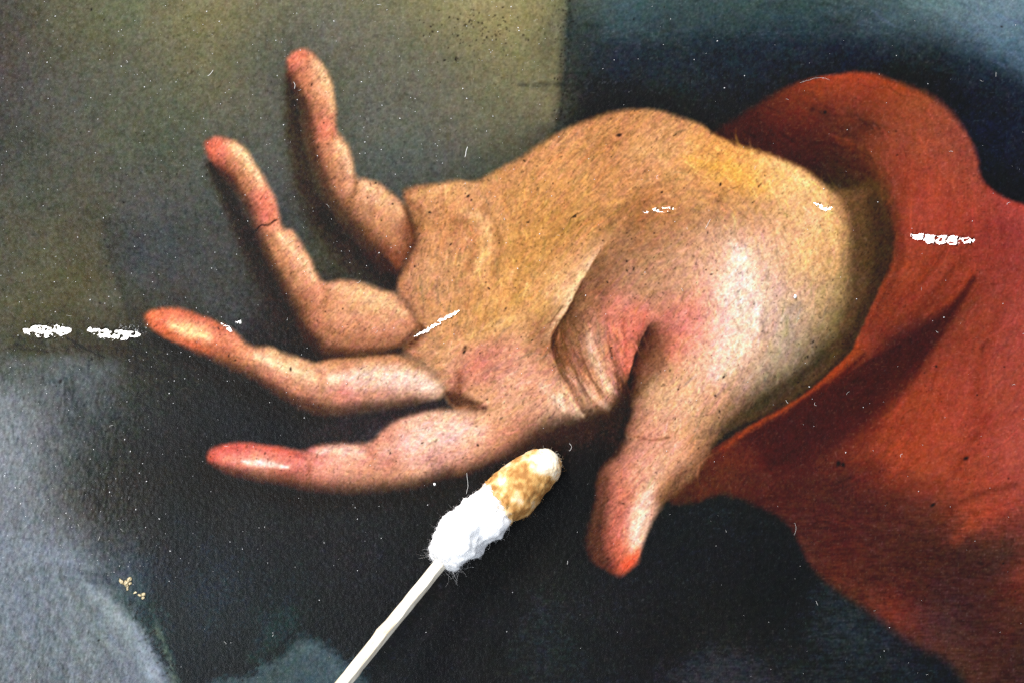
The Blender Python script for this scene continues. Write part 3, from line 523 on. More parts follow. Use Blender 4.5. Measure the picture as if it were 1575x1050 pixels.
# ring
k_ring = region('ring', RING, RC)
stroke("350,222,5 374,236,8 392,262,7 402,285,4", 6, (236, 200, 148), 0.85, clip=k_ring, grain=0.4, gs=(2, 6))
stroke("324,230 334,222 344,226", 8, (216, 108, 82), 0.6, clip=k_ring)
stroke("352,250 368,270 384,296", 8, (182, 118, 80), 0.55, clip=k_ring)
stroke("402,302 414,322 418,336", 8, (214, 116, 88), 0.6, clip=k_ring, grain=0.4)
stroke("430,362,5 450,382,8 468,405,8 482,428,5", 6, (226, 182, 132), 0.8, clip=k_ring, grain=0.4, gs=(2, 9))
stroke("420,375 440,410 460,440", 9, (192, 136, 90), 0.5, clip=k_ring)
stroke("515,442,5 550,450,10 590,464,10 622,484,7", 9, (232, 188, 134), 0.75, clip=k_ring, grain=0.5, gs=(2, 12))
stroke("510,480 555,486 605,500", 11, (206, 150, 104), 0.5, clip=k_ring, grain=0.5)
stroke("494,438,3 503,455,5 498,478,5", 5, (166, 112, 72), 0.65, clip=k_ring)
stroke("500,512 555,524 605,520", 9, (164, 112, 76), 0.6, clip=k_ring)
stroke("335,262,7 358,295,10 380,348,11 402,398,12 428,450,13 450,495,13 482,530,11", 10, (62, 47, 35), 0.85, clip=k_ring, grain=0.2)
stroke("500,538 560,540 615,530 640,508", 5, (100, 66, 44), 0.65, clip=k_ring)
# little
k_lit = region('little', LITTLE, LC)
stroke("478,90,6 498,112,9 508,142,8 512,170,5", 7, (226, 186, 132), 0.75, clip=k_lit, grain=0.5, gs=(2, 6))
stroke("448,92 460,83 472,90", 8, (214, 122, 90), 0.65, clip=k_lit)
stroke("462,118 480,150 490,185", 8, (196, 128, 88), 0.5, clip=k_lit)
stroke("496,190 508,203 496,216", 8, (208, 122, 92), 0.55, clip=k_lit)
stroke("520,220,5 533,240,8 540,264,5", 6, (226, 184, 136), 0.75, clip=k_lit, grain=0.4)
stroke("500,225 510,255 522,290", 8, (184, 126, 86), 0.5, clip=k_lit)
stroke("547,277,3 546,296,5 536,314,5", 4, (150, 102, 66), 0.7, clip=k_lit)
stroke("558,284,6 590,302,10 616,328,7", 8, (228, 182, 128), 0.7, clip=k_lit, grain=0.5)
stroke("560,320 590,345 612,370", 9, (186, 134, 90), 0.5, clip=k_lit)
stroke("456,140,6 468,180,10 476,230,11 494,285,12 520,330,14 556,376,15 592,405,12", 9, (64, 50, 38), 0.85, clip=k_lit, grain=0.2)
stroke("624,318 634,340 638,368 626,396", 5, (100, 62, 40), 0.7, clip=k_lit)
stroke("600,392 614,408", 7, (150, 84, 54), 0.6, clip=k_lit)
stroke("470,668,11 510,665,17 548,658,19 585,646,12 622,633,8 668,622,6", 10, (58, 49, 51), 0.9, hard=2.4, grain=0.3)
stroke("500,549 560,546 612,540", 4, (70, 50, 36), 0.6)
# hairline cracks in the paint
def crack(txt, w=1.4, col=(40, 28, 20), a=0.8):
    stroke(txt, w, col, a, grain=0.5, gs=(2, 5))
crack("374,366 388,360 402,347 412,346 426,338", 1.6)
crack("846,500 850,492 866,470", 1.2, (120, 84, 50))
crack("874,348 880,335 896,325", 1.0, (110, 76, 42))
crack("104,520 130,535 160,550", 2.0, (40, 36, 26))
crack("1118,296 1128,290 1138,286", 0.9, (130, 96, 50), 0.6); crack("1166,288 1171,283", 1.3, (70, 54, 32))
crack("1120,470 1145,452 1175,450", 0.9, (190, 160, 128), 0.5)
crack("1060,375 1085,392 1100,402", 0.9, (176, 146, 112), 0.5)
crack("1036,209 1040,207", 1.3); crack("882,335 885,331", 1.3); crack("712,540 716,534", 2)

# ---------------------------------------------------------------- bristle marks
handm = np.maximum.reduce([k_palm, k_thumb, k_index, k_mid, k_ring, k_lit])
hairs(1100, (640, 1330, 160, 885), handm, 0.84, 1.20, (10, 34), (0.8, 1.7), 0.55, 101)
hairs(520, (225, 720, 75, 770), handm, 0.88, 1.14, (8, 24), (0.8, 1.5), 0.45, 111)
hairs(260, (640, 1260, 180, 640), handm, 0.86, 1.16, (30, 60), (1.4, 3.2), 0.40, 102)
hairs(420, (850, 960, 500, 640), handm, 0.80, 1.22, (12, 34), (0.8, 1.5), 0.55, 103)
hairs(800, (1050, 1575, 110, 1050), m_sleeve, 0.80, 1.20, (18, 70), (1.0, 3.0), 0.45, 104, 0.04)
bgm = 1 - np.maximum(handm, m_sleeve)
hairs(620, (0, 290, 545, 1050), bgm, 0.78, 1.20, (14, 70), (1.0, 2.8), 0.38, 105, 0.02)
hairs(160, (0, 260, 820, 1050), m_dr, 0.86, 1.20, (40, 110), (2.0, 5.0), 0.3, 112, 0.02)
hairs(240, (880, 1575, 0, 140), bgm, 0.84, 1.18, (24, 90), (1.2, 3.5), 0.40, 106, 0.03)
hairs(420, (0, 860, 0, 330), bgm, 0.90, 1.10, (14, 50), (1.2, 3.0), 0.40, 107, 0.03)
hairs(260, (290, 1450, 780, 1050), bgm, 0.82, 1.25, (18, 60), (1.0, 2.4), 0.40, 108, 0.03)
hairs(120, (0, 340, 330, 545), bgm, 0.90, 1.10, (14, 60), (1.2, 3.0), 0.40, 109, 0.03)
# ---------------------------------------------------------------- stronger modelling: push tones away from their surroundings
def blur(a, r):
    for ax in (0, 1):
        for q in range(2):
            pad = [(0, 0)] * a.ndim; pad[ax] = (r + 1, r)
            c = np.cumsum(np.pad(a, pad, mode='edge'), axis=ax, dtype=np.float64)
            n_ = a.shape[ax]
            a = ((np.take(c, np.arange(2 * r + 1, 2 * r + 1 + n_), ax) - np.take(c, np.arange(0, n_), ax)) / (2 * r + 1)).astype(np.float32)
    return a
L0 = C.mean(-1); L1 = blur(L0, 26); L2 = blur(L0, 6)
gain = np.clip(1 + (0.26 * (L0 - L1) + 0.22 * (L0 - L2)) / np.maximum(L0, 30), 0.6, 1.35)
C *= (1 + (gain - 1) * (0.35 + 0.65 * handm))[..., None]
C *= 1 + handm[..., None] * np.array((0.065, 0.03, 0.055), np.float32)
# ---------------------------------------------------------------- grain of ground and canvas, wear
x, y = XX, YY
g1 = vnoise(x, y, 2.6, 31) ; g2 = vnoise(x, y, 5.0, 32); g3 = vnoise(x, y, 16, 33); g4 = vnoise(x, y, 55, 34)
wA = np.exp(-((x - 690) / 130) ** 2 - ((y - 400) / 110) ** 2); wB = np.exp(-((x - 1180) / 140) ** 2 - ((y - 480) / 170) ** 2)
wC = sstep(560, 440, x) * sstep(520, 590, y) + np.exp(-((x - 600) / 120) ** 2 - ((y - 690) / 70) ** 2)
wD = np.full_like(x, 0.35)
wt = wA + wB + wC + wD
def drag(sd_, L=11, w=2.0):             # brush drag across the flesh, its direction turning with the form
    return (wA * vnoise(x, y, L, sd_, w, -78) + wB * vnoise(x, y, L, sd_ + 1, w, 62) + wC * vnoise(x, y, L, sd_ + 2, w, 12) + wD * vnoise(x, y, L, sd_ + 3, w, -42)) / wt
bz = drag(35); bz2 = drag(61, 22, 4.5)
weft = vnoise(x, y, 13, 36, 2.3, 0) * sstep(480, 620, x) * sstep(740, 800, y) + 0.7 * vnoise(x, y, 2.4, 37, 9, 12) * sstep(330, 120, x) * sstep(540, 600, y)
amp = 0.085 * g1 + 0.05 * g2 + 0.03 * g3 + 0.02 * g4
C *= (1.015 + 0.012 * handm + 0.13 * weft * (1 - handm) + amp * (1.0 + 0.45 * handm) + handm * (0.085 * bz + 0.045 * bz2))[..., None]
C[..., 1] *= 1 + handm * 0.03 * vnoise(x, y, 14, 66, 5, -50) ; C[..., 2] *= 1 + handm * 0.05 * vnoise(x, y, 9, 67, 4, -50)
# colour mottling of old paint
for ch, sd_ in ((0, 41), (1, 42), (2, 43)):
    C[..., ch] += (2.6 * vnoise(x, y, 4.0, sd_) + 2.0 * vnoise(x, y, 11, sd_ + 5)) * (0.8 + 0.1 * handm)
C += ((1 - handm) * (1 - 0.4 * m_sleeve) * (6.0 * vnoise(x, y, 2.8, 44) + 4.6 * vnoise(x, y, 4.6, 45) + 2.6 * vnoise(x, y, 8, 46, 3)))[..., None]
C[..., 0] += (1 - handm) * (2.6 * vnoise(x, y, 7, 47) + 2.2 * vnoise(x, y, 70, 49)); C[..., 2] += (1 - handm) * (3.0 * vnoise(x, y, 9, 48) + 3.6 * vnoise(x, y, 90, 50))
# dark abrasion in the weave over the light backdrop
ab = np.clip(vnoise(x, y, 3.0, 51) * 1.3 - 0.72, 0, 1) * np.clip(0.35 + vnoise(x, y, 60, 52), 0, 1)
C *= (1 - 0.45 * ab * (1 - handm * 0.3))[..., None]
ab2 = np.clip(vnoise(x, y, 2.4, 53, 4.0, 30) * 1.4 - 0.9, 0, 1)
C *= (1 - 0.65 * ab2 * handm)[..., None]
lt = np.clip(vnoise(x, y, 2.4, 54) * 1.4 - 0.85, 0, 1)
C += (lt * 42 * (1 - 0.35 * handm))[..., None]
# dark pits
def pit(px, py, r, a, ang, el):
    j, i = window(px - 3 * r - 3, px + 3 * r + 3, py - 3 * r - 3, py + 3 * r + 3)
    u = (XX[j, i] - px) * math.cos(ang) + (YY[j, i] - py) * math.sin(ang)
    v = -(XX[j, i] - px) * math.sin(ang) + (YY[j, i] - py) * math.cos(ang)
    d = (u / (r * el)) ** 2 + (v / r) ** 2
    lay(np.array((26, 20, 16), np.float32), (a * np.exp(-d ** 1.5)).astype(np.float32), (j, i))
rp = random.Random(5)
n = 0
while n < 330:
    px, py = rp.uniform(230, 1340), rp.uniform(80, 880)
    iy, ix = np.searchsorted(ys, py), np.searchsorted(xs, px)
    if handm[iy, ix] > 0.8:
        pit(px, py, rp.choice((0.6, 0.7, 0.8, 0.9, 1.3)), rp.uniform(0.4, 0.9), rp.uniform(0, 3.14), rp.choice((1, 1.3, 2.0))); n += 1
for q in range(160):
    pit(rp.uniform(0, 1575), rp.uniform(0, 1050), rp.choice((0.7, 0.9, 1.1, 1.5)), rp.uniform(0.4, 0.8), rp.uniform(0, 3.14), rp.choice((1, 1.5)))
for q in range(90):
    pit(rp.gauss(735, 45), rp.gauss(42, 22), rp.choice((0.8, 1.0, 1.4)), rp.uniform(0.4, 0.8), rp.uniform(0, 3.14), 1.4)
    pit(rp.gauss(868, 8), rp.uniform(0, 190), rp.choice((0.8, 1.0, 1.4)), rp.uniform(0.3, 0.7), rp.uniform(0, 3.14), 1.4)
for q in range(80):
    t = rp.random()
    pit(205 + 60 * t + rp.gauss(0, 9), 925 + 110 * t + rp.gauss(0, 9), rp.choice((0.9, 1.2, 1.6)), rp.uniform(0.25, 0.55), rp.uniform(0, 3.14), 1.5)
for px, py, r in ((952, 208, 4), (1018, 296, 3), (1108, 284, 3), (885, 333, 2.5), (1269, 173, 4), (1290, 712, 6), (1297, 714, 5), (964, 402, 2.5), (934, 434, 2), (1043, 598, 2.5), (1100, 608, 2.5), (701, 92, 2.5), (684, 93, 2), (638, 410, 2.5), (447, 567, 3), (735, 684, 3), (1440, 563, 3), (1486, 704, 4), (1435, 776, 4), (1113, 579, 2.5), (752, 444, 2.5), (714, 541, 3), (738, 543, 2), (578, 282, 2.5), (604, 314, 2.5), (661, 327, 2.5), (720, 302, 3), (725, 308, 2.5), (93, 586, 4), (141, 552, 3), (1503, 607, 2)):
    pit(px, py, r * 0.62, 0.9, rp.uniform(0, 3.14), rp.choice((1.2, 1.8)))
C = np.clip(C, 6, 252)
#PAINTER-END

# ================================================================== relief of the canvas
coll = scene.collection
def link(o, parent=None):
    coll.objects.link(o)
    if parent is not None: o.parent = parent
    return o
def empty(name, loc=(0, 0, 0), parent=None):
    o = bpy.data.objects.new(name, None); o.empty_display_size = 0.005; o.location = loc
    return link(o, parent)
def tag(o, label=None, cat=None, group=None, kind=None):
    for k_, v_ in (('label', label), ('category', cat), ('group', group), ('kind', kind)):
        if v_: o[k_] = v_
    return o

Z = (1.6 * vnoise(XX, YY, 210, 71) + 0.5 * vnoise(XX, YY, 90, 72)).astype(np.float32)       # in px (0.1 mm): slack canvas
Z += 0.10 * (g2 + 0.6 * g1) + 0.16 * handm * bz
rel = sstep(330, 60, XX) * sstep(530, 600, YY)            # rougher, drier paint along the left
Z += rel * (0.34 * vnoise(XX, YY, 3.0, 91, 7.0, 14) + 0.22 * vnoise(XX, YY, 6.5, 92, 15, 20))
GLOSS = np.zeros((H, W), np.float32)
FACET = np.zeros((H, W, 2), np.float32); FMASK = np.zeros((H, W), np.float32)     # true lean of the varnish facets
def lamp_slope(px, py):
    """slope a facet needs there to mirror the key lamp into the lens"""
    p = np.array(P3(px, py))
    v = np.array((0, 0, CAM_H)) - p; v /= np.linalg.norm(v)
    l = KEY - p; l /= np.linalg.norm(l)
    h = v + l
    return -h[0] / h[2], h[1] / h[2]          # dz/dx, dz/dy in photo pixels (y down)
rg = random.Random(11)
def blister(px, py, r, tilt=1.0):
    j, i = window(px - 2 * r, px + 2 * r, py - 2 * r, py + 2 * r)
    dx, dy = XX[j, i] - px, YY[j, i] - py
    ax = rg.uniform(0.7, 1.3)
    f = np.exp(-(((dx / ax) ** 2 + (dy * ax) ** 2) / (r * r)) ** 2.2)
    a, b = lamp_slope(px, py)
    Z[j, i] = Z[j, i] * (1 - f) + f * (Z[j, i].mean() + tilt * (a * dx + b * dy))
    GLOSS[j, i] = np.maximum(GLOSS[j, i], f)
def ridge(txt, width, step, r, jitter=1.0):
    """a buckled line in the canvas where the varnish has gathered in drops"""
    p = smooth_open(pts(txt)) if len(txt.split()) > 2 else pts(txt)
    seg = np.linalg.norm(np.diff(p, axis=0), axis=1); L = seg.sum(); acc = np.concatenate([[0], np.cumsum(seg)])
    if r < 2.5:
        for q in range(int(L / step * max(1, width / (1.6 * r)))):
            s_ = rg.uniform(0, L)
            blister(np.interp(s_, acc, p[:, 0]) + rg.gauss(0, 1.0), np.interp(s_, acc, p[:, 1]) + rg.uniform(-0.5, 0.5) * width, r * rg.uniform(0.6, 1.2), rg.gauss(1, 0.05))
        return
    # drops run together: each cell of the patch is one small facet leaning towards the lamp
    j, i = window(p[:, 0].min() - width - 6, p[:, 0].max() + width + 6, p[:, 1].min() - width - 6, p[:, 1].max() + width + 6)
    gx, gy = XX[j, i], YY[j, i]
    x_ = gx + 1.6 * vnoise(gx, gy, 4, 81); y_ = gy + 1.6 * vnoise(gx, gy, 4, 82)
    best = np.full(x_.shape, 1e9, np.float32); along = np.zeros(x_.shape, np.float32)
    for k_ in range(len(p) - 1):
        e = p[k_ + 1] - p[k_]; LL = (e ** 2).sum() + 1e-9
        t = np.clip(((x_ - p[k_, 0]) * e[0] + (y_ - p[k_, 1]) * e[1]) / LL, 0, 1)
        d = np.hypot(x_ - p[k_, 0] - t * e[0], y_ - p[k_, 1] - t * e[1])
        m_ = d < best
        best = np.where(m_, d, best); along = np.where(m_, acc[k_] + t * seg[k_], along)
    taper = np.clip(0.45 + 2.0 * np.minimum(along, L - along) / L, 0, 1)
    mask = sstep(width * 0.5 + 0.8, width * 0.5 - 0.8, best / taper)
    near = np.full(x_.shape, 1e9, np.float32); fac = np.zeros(x_.shape, np.float32); keep = np.ones(x_.shape, np.float32)
    sx, sy = p[:, 0].min() - width, p[:, 1].min() - width
    for a_ in np.arange(sx, p[:, 0].max() + width, r * 3.0):
        for b_ in (p[:, 1].mean(),):
            u_, w_ = a_ + rg.uniform(-0.6, 0.6) * r, b_
            sa, sb_ = lamp_slope(u_, w_)
            good = 1.0 if rg.random() < 0.90 else 0.0
            d = np.abs(x_ - u_ + 0.25 * (y_ - w_))
            m_ = d < near
            near = np.where(m_, d, near); fac = np.where(m_, sa * (gx - u_), fac); keep = np.where(m_, good, keep)
    cy_ = np.interp(gx, p[:, 0], p[:, 1]); ca, cb_ = lamp_slope(p[:, 0].mean(), p[:, 1].mean())
    fac = fac + cb_ * (gy - cy_)
    holes = sstep(0.40, 0.22, vnoise(gx, gy, 8.0, 83, 3.2, 12) * 0.8 + 0.45 * vnoise(gx, gy, 2.8, 84))
    mask = mask * holes
    FACET[j, i, 0] = ca + 0.05 * vnoise(gx, gy, 5, 86); FACET[j, i, 1] = cb_ + 0.05 * vnoise(gx, gy, 5, 87)
    FMASK[j, i] = np.maximum(FMASK[j, i], mask)
    Z[j, i] = Z[j, i] * (1 - mask) + mask * (0.3 + fac)
    GLOSS[j, i] = np.maximum(GLOSS[j, i], mask)
ridge("40,508 75,509 106,508", 20, 6.5, 6.8)
ridge("137,506 160,513 185,515 214,514", 16, 6.5, 6.4)
ridge("175,492 205,503 228,508", 18, 5, 2.0)
ridge("342,498 350,503 357,509", 6, 4.5, 6)
ridge("364,492 369,497", 8, 3, 6)
ridge("638,518 658,506 682,492 706,478", 6.2, 4.2, 6)
ridge("990,326 1015,323 1043,321", 8, 5.0, 6.5)
ridge("1254,313 1268,321 1280,318", 7, 5.0, 6)
ridge("1404,363 1440,369 1466,370 1496,370", 15, 6.5, 6.4)
ridge("886,129 915,128 948,127", 3, 5, 1.8)
ridge("801,132 811,131", 2, 4, 1.3)
for q in range(170):       # varnish drops caught in the weave along the left side
    blister(min(abs(rg.gauss(0, 110)), 320) + 3, rg.uniform(545, 880), rg.choice((0.9, 1.1, 1.4)))
for q in range(110):
    blister(rg.uniform(0, 1500), rg.uniform(0, 1000), rg.choice((0.9, 1.1, 1.3)))

# ================================================================== paint layers as meshes
def srgb_lin(c):
    c = c / 255.0
    return np.where(c <= 0.04045, c / 12.92, ((c + 0.055) / 1.055) ** 2.4)
# the photograph's tones include the varnish's own faint sheen (more of it to the left): take it off to get the pigment
sheen = 0.010 + 0.028 * np.exp(-np.maximum(XX, 0) / 520.0)
LIN = (np.maximum(srgb_lin(C.astype(np.float64)) - sheen[..., None], 0.35 * srgb_lin(C.astype(np.float64))) / LIGHT).astype(np.float32)

def paint_material():
    m = bpy.data.materials.new('varnished_oil_paint'); m.use_nodes = True
    nt = m.node_tree; N = nt.nodes; L = nt.links
    b = N['Principled BSDF']
    at = N.new('ShaderNodeAttribute'); at.attribute_name = 'pigment'
    gl = N.new('ShaderNodeAttribute'); gl.attribute_name = 'gloss'
    geo = N.new('ShaderNodeNewGeometry')
    sc_ = N.new('ShaderNodeVectorMath'); sc_.operation = 'SCALE'; sc_.inputs['Scale'].default_value = 10000.0
    L.new(geo.outputs['Position'], sc_.inputs[0])
    def noise(scale, detail, rough=0.6):
        n = N.new('ShaderNodeTexNoise'); n.inputs['Scale'].default_value = scale
        n.inputs['Detail'].default_value = detail; n.inputs['Roughness'].default_value = rough
        L.new(sc_.outputs[0], n.inputs['Vector']); return n
    fine = noise(0.42, 3, 0.7)
    mid = noise(0.13, 2)
    # fine grain of the pigment
    mr = N.new('ShaderNodeMapRange'); mr.inputs['From Min'].default_value = 0.25; mr.inputs['From Max'].default_value = 0.75
    mr.inputs['To Min'].default_value = 0.87; mr.inputs['To Max'].default_value = 1.13
    L.new(fine.outputs['Fac'], mr.inputs['Value'])
    mul = N.new('ShaderNodeVectorMath'); mul.operation = 'SCALE'
    L.new(at.outputs['Color'], mul.inputs[0]); L.new(mr.outputs['Result'], mul.inputs['Scale'])
    L.new(mul.outputs[0], b.inputs['Base Color'])
    # weave + grain relief
    wx = N.new('ShaderNodeTexWave'); wx.bands_direction = 'X'; wx.inputs['Scale'].default_value = 0.055; wx.inputs['Distortion'].default_value = 3.0
    wx.inputs['Detail'].default_value = 2; wx.inputs['Detail Scale'].default_value = 0.6
    wy = N.new('ShaderNodeTexWave'); wy.bands_direction = 'Y'; wy.inputs['Scale'].default_value = 0.055; wy.inputs['Distortion'].default_value = 3.0
    wy.inputs['Detail'].default_value = 2; wy.inputs['Detail Scale'].default_value = 0.6
    for w_ in (wx, wy): L.new(sc_.outputs[0], w_.inputs['Vector'])
    def madd(a, ka, bb, kb):
        p1 = N.new('ShaderNodeMath'); p1.operation = 'MULTIPLY'; L.new(a, p1.inputs[0]); p1.inputs[1].default_value = ka
        p2 = N.new('ShaderNodeMath'); p2.operation = 'MULTIPLY_ADD'; L.new(bb, p2.inputs[0]); p2.inputs[1].default_value = kb
        L.new(p1.outputs[0], p2.inputs[2]); return p2.outputs[0]
    hh = madd(fine.outputs['Fac'], 1.0, mid.outputs['Fac'], 0.9)
    ww = madd(wx.outputs['Fac'], 0.05, wy.outputs['Fac'], 0.05)
    tot = madd(hh, 1.0, ww, 1.0)
    inv = N.new('ShaderNodeMath'); inv.operation = 'SUBTRACT'; inv.inputs[0].default_value = 1.0; L.new(gl.outputs['Fac'], inv.inputs[1])
    bump = N.new('ShaderNodeBump'); bump.inputs['Distance'].default_value = 3.4e-5
    L.new(inv.outputs[0], bump.inputs['Strength']); L.new(tot, bump.inputs['Height'])
    L.new(bump.outputs['Normal'], b.inputs['Normal']); L.new(bump.outputs['Normal'], b.inputs['Coat Normal'])
    b.inputs['Roughness'].default_value = 0.55
    b.inputs['Specular IOR Level'].default_value = 0.03
    cw = N.new('ShaderNodeMapRange'); cw.inputs['To Min'].default_value = 0.22; cw.inputs['To Max'].default_value = 1.0
    L.new(gl.outputs['Fac'], cw.inputs['Value']); L.new(cw.outputs['Result'], b.inputs['Coat Weight'])
    cr = N.new('ShaderNodeMapRange'); cr.inputs['To Min'].default_value = 0.24; cr.inputs['To Max'].default_value = 0.06
    L.new(gl.outputs['Fac'], cr.inputs['Value']); L.new(cr.outputs['Result'], b.inputs['Coat Roughness'])
    return m
PAINT = paint_material()

fx, fy = (XX[:-1, :-1] + XX[1:, 1:]) / 2, (YY[:-1, :-1] + YY[1:, 1:]) / 2
lab = np.zeros(fx.shape, np.int8)
lab[sd_sleeve[:-1, :-1] > 0] = 1
for q, nm in enumerate(('palm', 'thumb', 'index', 'middle', 'ring', 'little')):
    lab[REG[nm][0][:-1, :-1] > -1.0] = 2 + q
VX = ((XX - 787.5) * PX).ravel(); VY = ((525.0 - YY) * PX).ravel(); VZ = (Z * PX).ravel()
idx = np.arange(H * W).reshape(H, W)
QUAD = np.stack([idx[1:, :-1], idx[1:, 1:], idx[:-1, 1:], idx[:-1, :-1]], -1)
LINF = LIN.reshape(-1, 3); GLF = GLOSS.ravel()
# one set of normals for the whole sheet, so that the layers meet without a seam
gy_, gx_ = np.gradient(Z, ys, xs)
gx_ = gx_ * (1 - FMASK) + FACET[..., 0] * FMASK; gy_ = gy_ * (1 - FMASK) + FACET[..., 1] * FMASK
NRM = np.stack([-gx_, gy_, np.ones_like(Z)], -1); NRM /= np.linalg.norm(NRM, axis=-1, keepdims=True); NRM = NRM.reshape(-1, 3)
def paint_layer(name, code, parent):
    q = QUAD[lab == code]
    used, invm = np.unique(q, return_inverse=True)
    me = bpy.data.meshes.new(name)
    nv, nf = len(used), len(q)
    me.vertices.add(nv); me.loops.add(nf * 4); me.polygons.add(nf)
    me.vertices.foreach_set('co', np.stack([VX[used], VY[used], VZ[used]], 1).astype(np.float32).ravel())
    me.loops.foreach_set('vertex_index', invm.astype(np.int32).ravel())
    me.polygons.foreach_set('loop_start', np.arange(0, nf * 4, 4, dtype=np.int32))
    me.polygons.foreach_set('use_smooth', np.ones(nf, bool))
    me.update(calc_edges=True)
    a = me.attributes.new('pigment', 'FLOAT_COLOR', 'POINT')
    a.data.foreach_set('color', np.concatenate([LINF[used], np.ones((nv, 1), np.float32)], 1).astype(np.float32).ravel())
    a = me.attributes.new('gloss', 'FLOAT', 'POINT')
    a.data.foreach_set('value', GLF[used].astype(np.float32))
    me.normals_split_custom_set_from_vertices(NRM[used])
    me.materials.append(PAINT)
    return link(bpy.data.objects.new(name, me), parent)

painting = tag(empty('painting', (0, 0, 0)), 'old varnished oil painting of an open hand in a red sleeve', 'painting')
tag(paint_layer('painted_backdrop', 0, painting), 'dark grey, olive and blue painted backdrop')
tag(paint_layer('painted_sleeve', 1, painting), 'red painted sleeve with dark folds')
phand = empty('painted_hand', (0, 0, 0), painting)
tag(phand, 'painted open hand, palm turned up')
for q, nm in enumerate(('palm', 'thumb', 'index_finger', 'middle_finger', 'ring_finger', 'little_finger')):
    paint_layer(nm, 2 + q, phand)

def simple_mat(name, col, rough=0.7, **kw):
    m = bpy.data.materials.new(name); m.use_nodes = True
    b = m.node_tree.nodes['Principled BSDF']
    b.inputs['Base Color'].default_value = (*col, 1); b.inputs['Roughness'].default_value = rough
    for k_, v_ in kw.items(): b.inputs[k_].default_value = v_
    return m
def noisy_mat(name, c0, c1, scale, rough=0.8, stretch=(1, 1, 1), lo=0.35, hi=0.65):
    m = simple_mat(name, c0, rough)
    nt = m.node_tree; N = nt.nodes; L = nt.links
    tc = N.new('ShaderNodeTexCoord'); mp = N.new('ShaderNodeMapping'); mp.inputs['Scale'].default_value = stretch
    n = N.new('ShaderNodeTexNoise'); n.inputs['Scale'].default_value = scale; n.inputs['Detail'].default_value = 4
    r = N.new('ShaderNodeValToRGB')
    r.color_ramp.elements[0].position = lo; r.color_ramp.elements[0].color = (*c0, 1)
    r.color_ramp.elements[1].position = hi; r.color_ramp.elements[1].color = (*c1, 1)
    L.new(tc.outputs['Object'], mp.inputs['Vector']); L.new(mp.outputs[0], n.inputs['Vector'])
    L.new(n.outputs['Fac'], r.inputs['Fac']); L.new(r.outputs['Color'], N['Principled BSDF'].inputs['Base Color'])
    return m
def mesh_obj(name, v, f, mat, parent=None, smooth=True):
    me = bpy.data.meshes.new(name); me.from_pydata([tuple(map(float, p)) for p in v], [], f); me.update()
    if smooth: me.polygons.foreach_set('use_smooth', np.ones(len(f), bool))
    me.materials.append(mat)
    return link(bpy.data.objects.new(name, me), parent)

# the canvas that carries the paint
x0, x1, y0, y1 = VX.min(), VX.max(), VY.min(), VY.max()
zt, zb = -0.0009, -0.0035
cv = [(x0, y0, zb), (x1, y0, zb), (x1, y1, zb), (x0, y1, zb), (x0, y0, zt), (x1, y0, zt), (x1, y1, zt), (x0, y1, zt)]
mesh_obj('canvas', cv, [(3, 2, 1, 0), (4, 5, 6, 7), (0, 1, 5, 4), (1, 2, 6, 5), (2, 3, 7, 6), (3, 0, 4, 7)], noisy_mat('raw_linen', (0.30, 0.24, 0.16), (0.42, 0.35, 0.25), 4000), painting, False)

# ================================================================== the swab
from mathutils import noise as mnoise
swab = tag(empty('cotton_swab', P3(862, 703, 0.0)), 'white cotton swab on wooden stick, its tip stained amber, touching the painting', 'cotton swab')
S0 = Vector(swab.location)
# stations along the cotton: photo position of the axis, height (mm), half width across (px), flattening
ST = [(677, 868, 7.2, 9), (680, 863, 7.0, 21), (685, 854, 6.8, 29), (697, 838, 6.5, 35), (711, 822, 6.1, 37), (728, 808, 5.7, 37), (746, 792, 5.2, 36), (764, 776, 4.7, 36), (785, 760, 4.2, 38.5), (809, 738, 3.6, 35.5), (828, 722, 3.2, 30.5), (842, 713, 2.8, 26), (850, 708, 2.5, 20), (855, 705, 2.3, 12.5), (857, 703, 2.2, 3)]
ST = smooth_open(np.array(ST, np.float64), 10)
AX = np.array([P3(a, b, z * 1e-3) for a, b, z, r in ST]) - np.array(S0)
RAD = ST[:, 3] * PX
TAN = np.gradient(AX, axis=0); TAN /= np.linalg.norm(TAN, axis=1)[:, None]
UPV = np.cross(TAN, (0, 0, 1.0)); UPV /= np.linalg.norm(UPV, axis=1)[:, None]      # across, to the lower right
VPV = np.cross(UPV, TAN)
NA = 110
def cotton_point(si, ang, lift=0.0, fuzz=1.0):
    k_ = min(int(si), len(AX) - 2); t = si - k_
    c = AX[k_] * (1 - t) + AX[k_ + 1] * t
    r = RAD[k_] * (1 - t) + RAD[k_ + 1] * t
    d = UPV[k_] * math.cos(ang) + VPV[k_] * math.sin(ang)
    p = c + d * r
    q = Vector(p) * 1e4
    u = si / (len(AX) - 1)
    white = 1.0 - max(0.0, min(1.0, (u - 0.46) / 0.1))
    n1 = mnoise.noise(q * 0.035) * (8.5 * white + 1.6) + mnoise.noise(q * 0.10 + Vector((7, 3, 1))) * (2.8 * white + 1.9) + mnoise.noise(q * 0.28 + Vector((2, 9, 4))) * (0.7 * white + 0.9) + mnoise.noise(q * 0.7) * (0.5 * white + 0.55)
    # rolled edge where the wet end was wound on tightly
    lip = (3.5 * math.exp(-((u - 0.555 - 0.03 * math.cos(ang)) / 0.025) ** 2)) * max(0, math.cos(ang + 0.5))
    grow = min(1.0, r / (12 * PX))
    return p + d * ((n1 * fuzz * grow + lip) * PX + lift), d
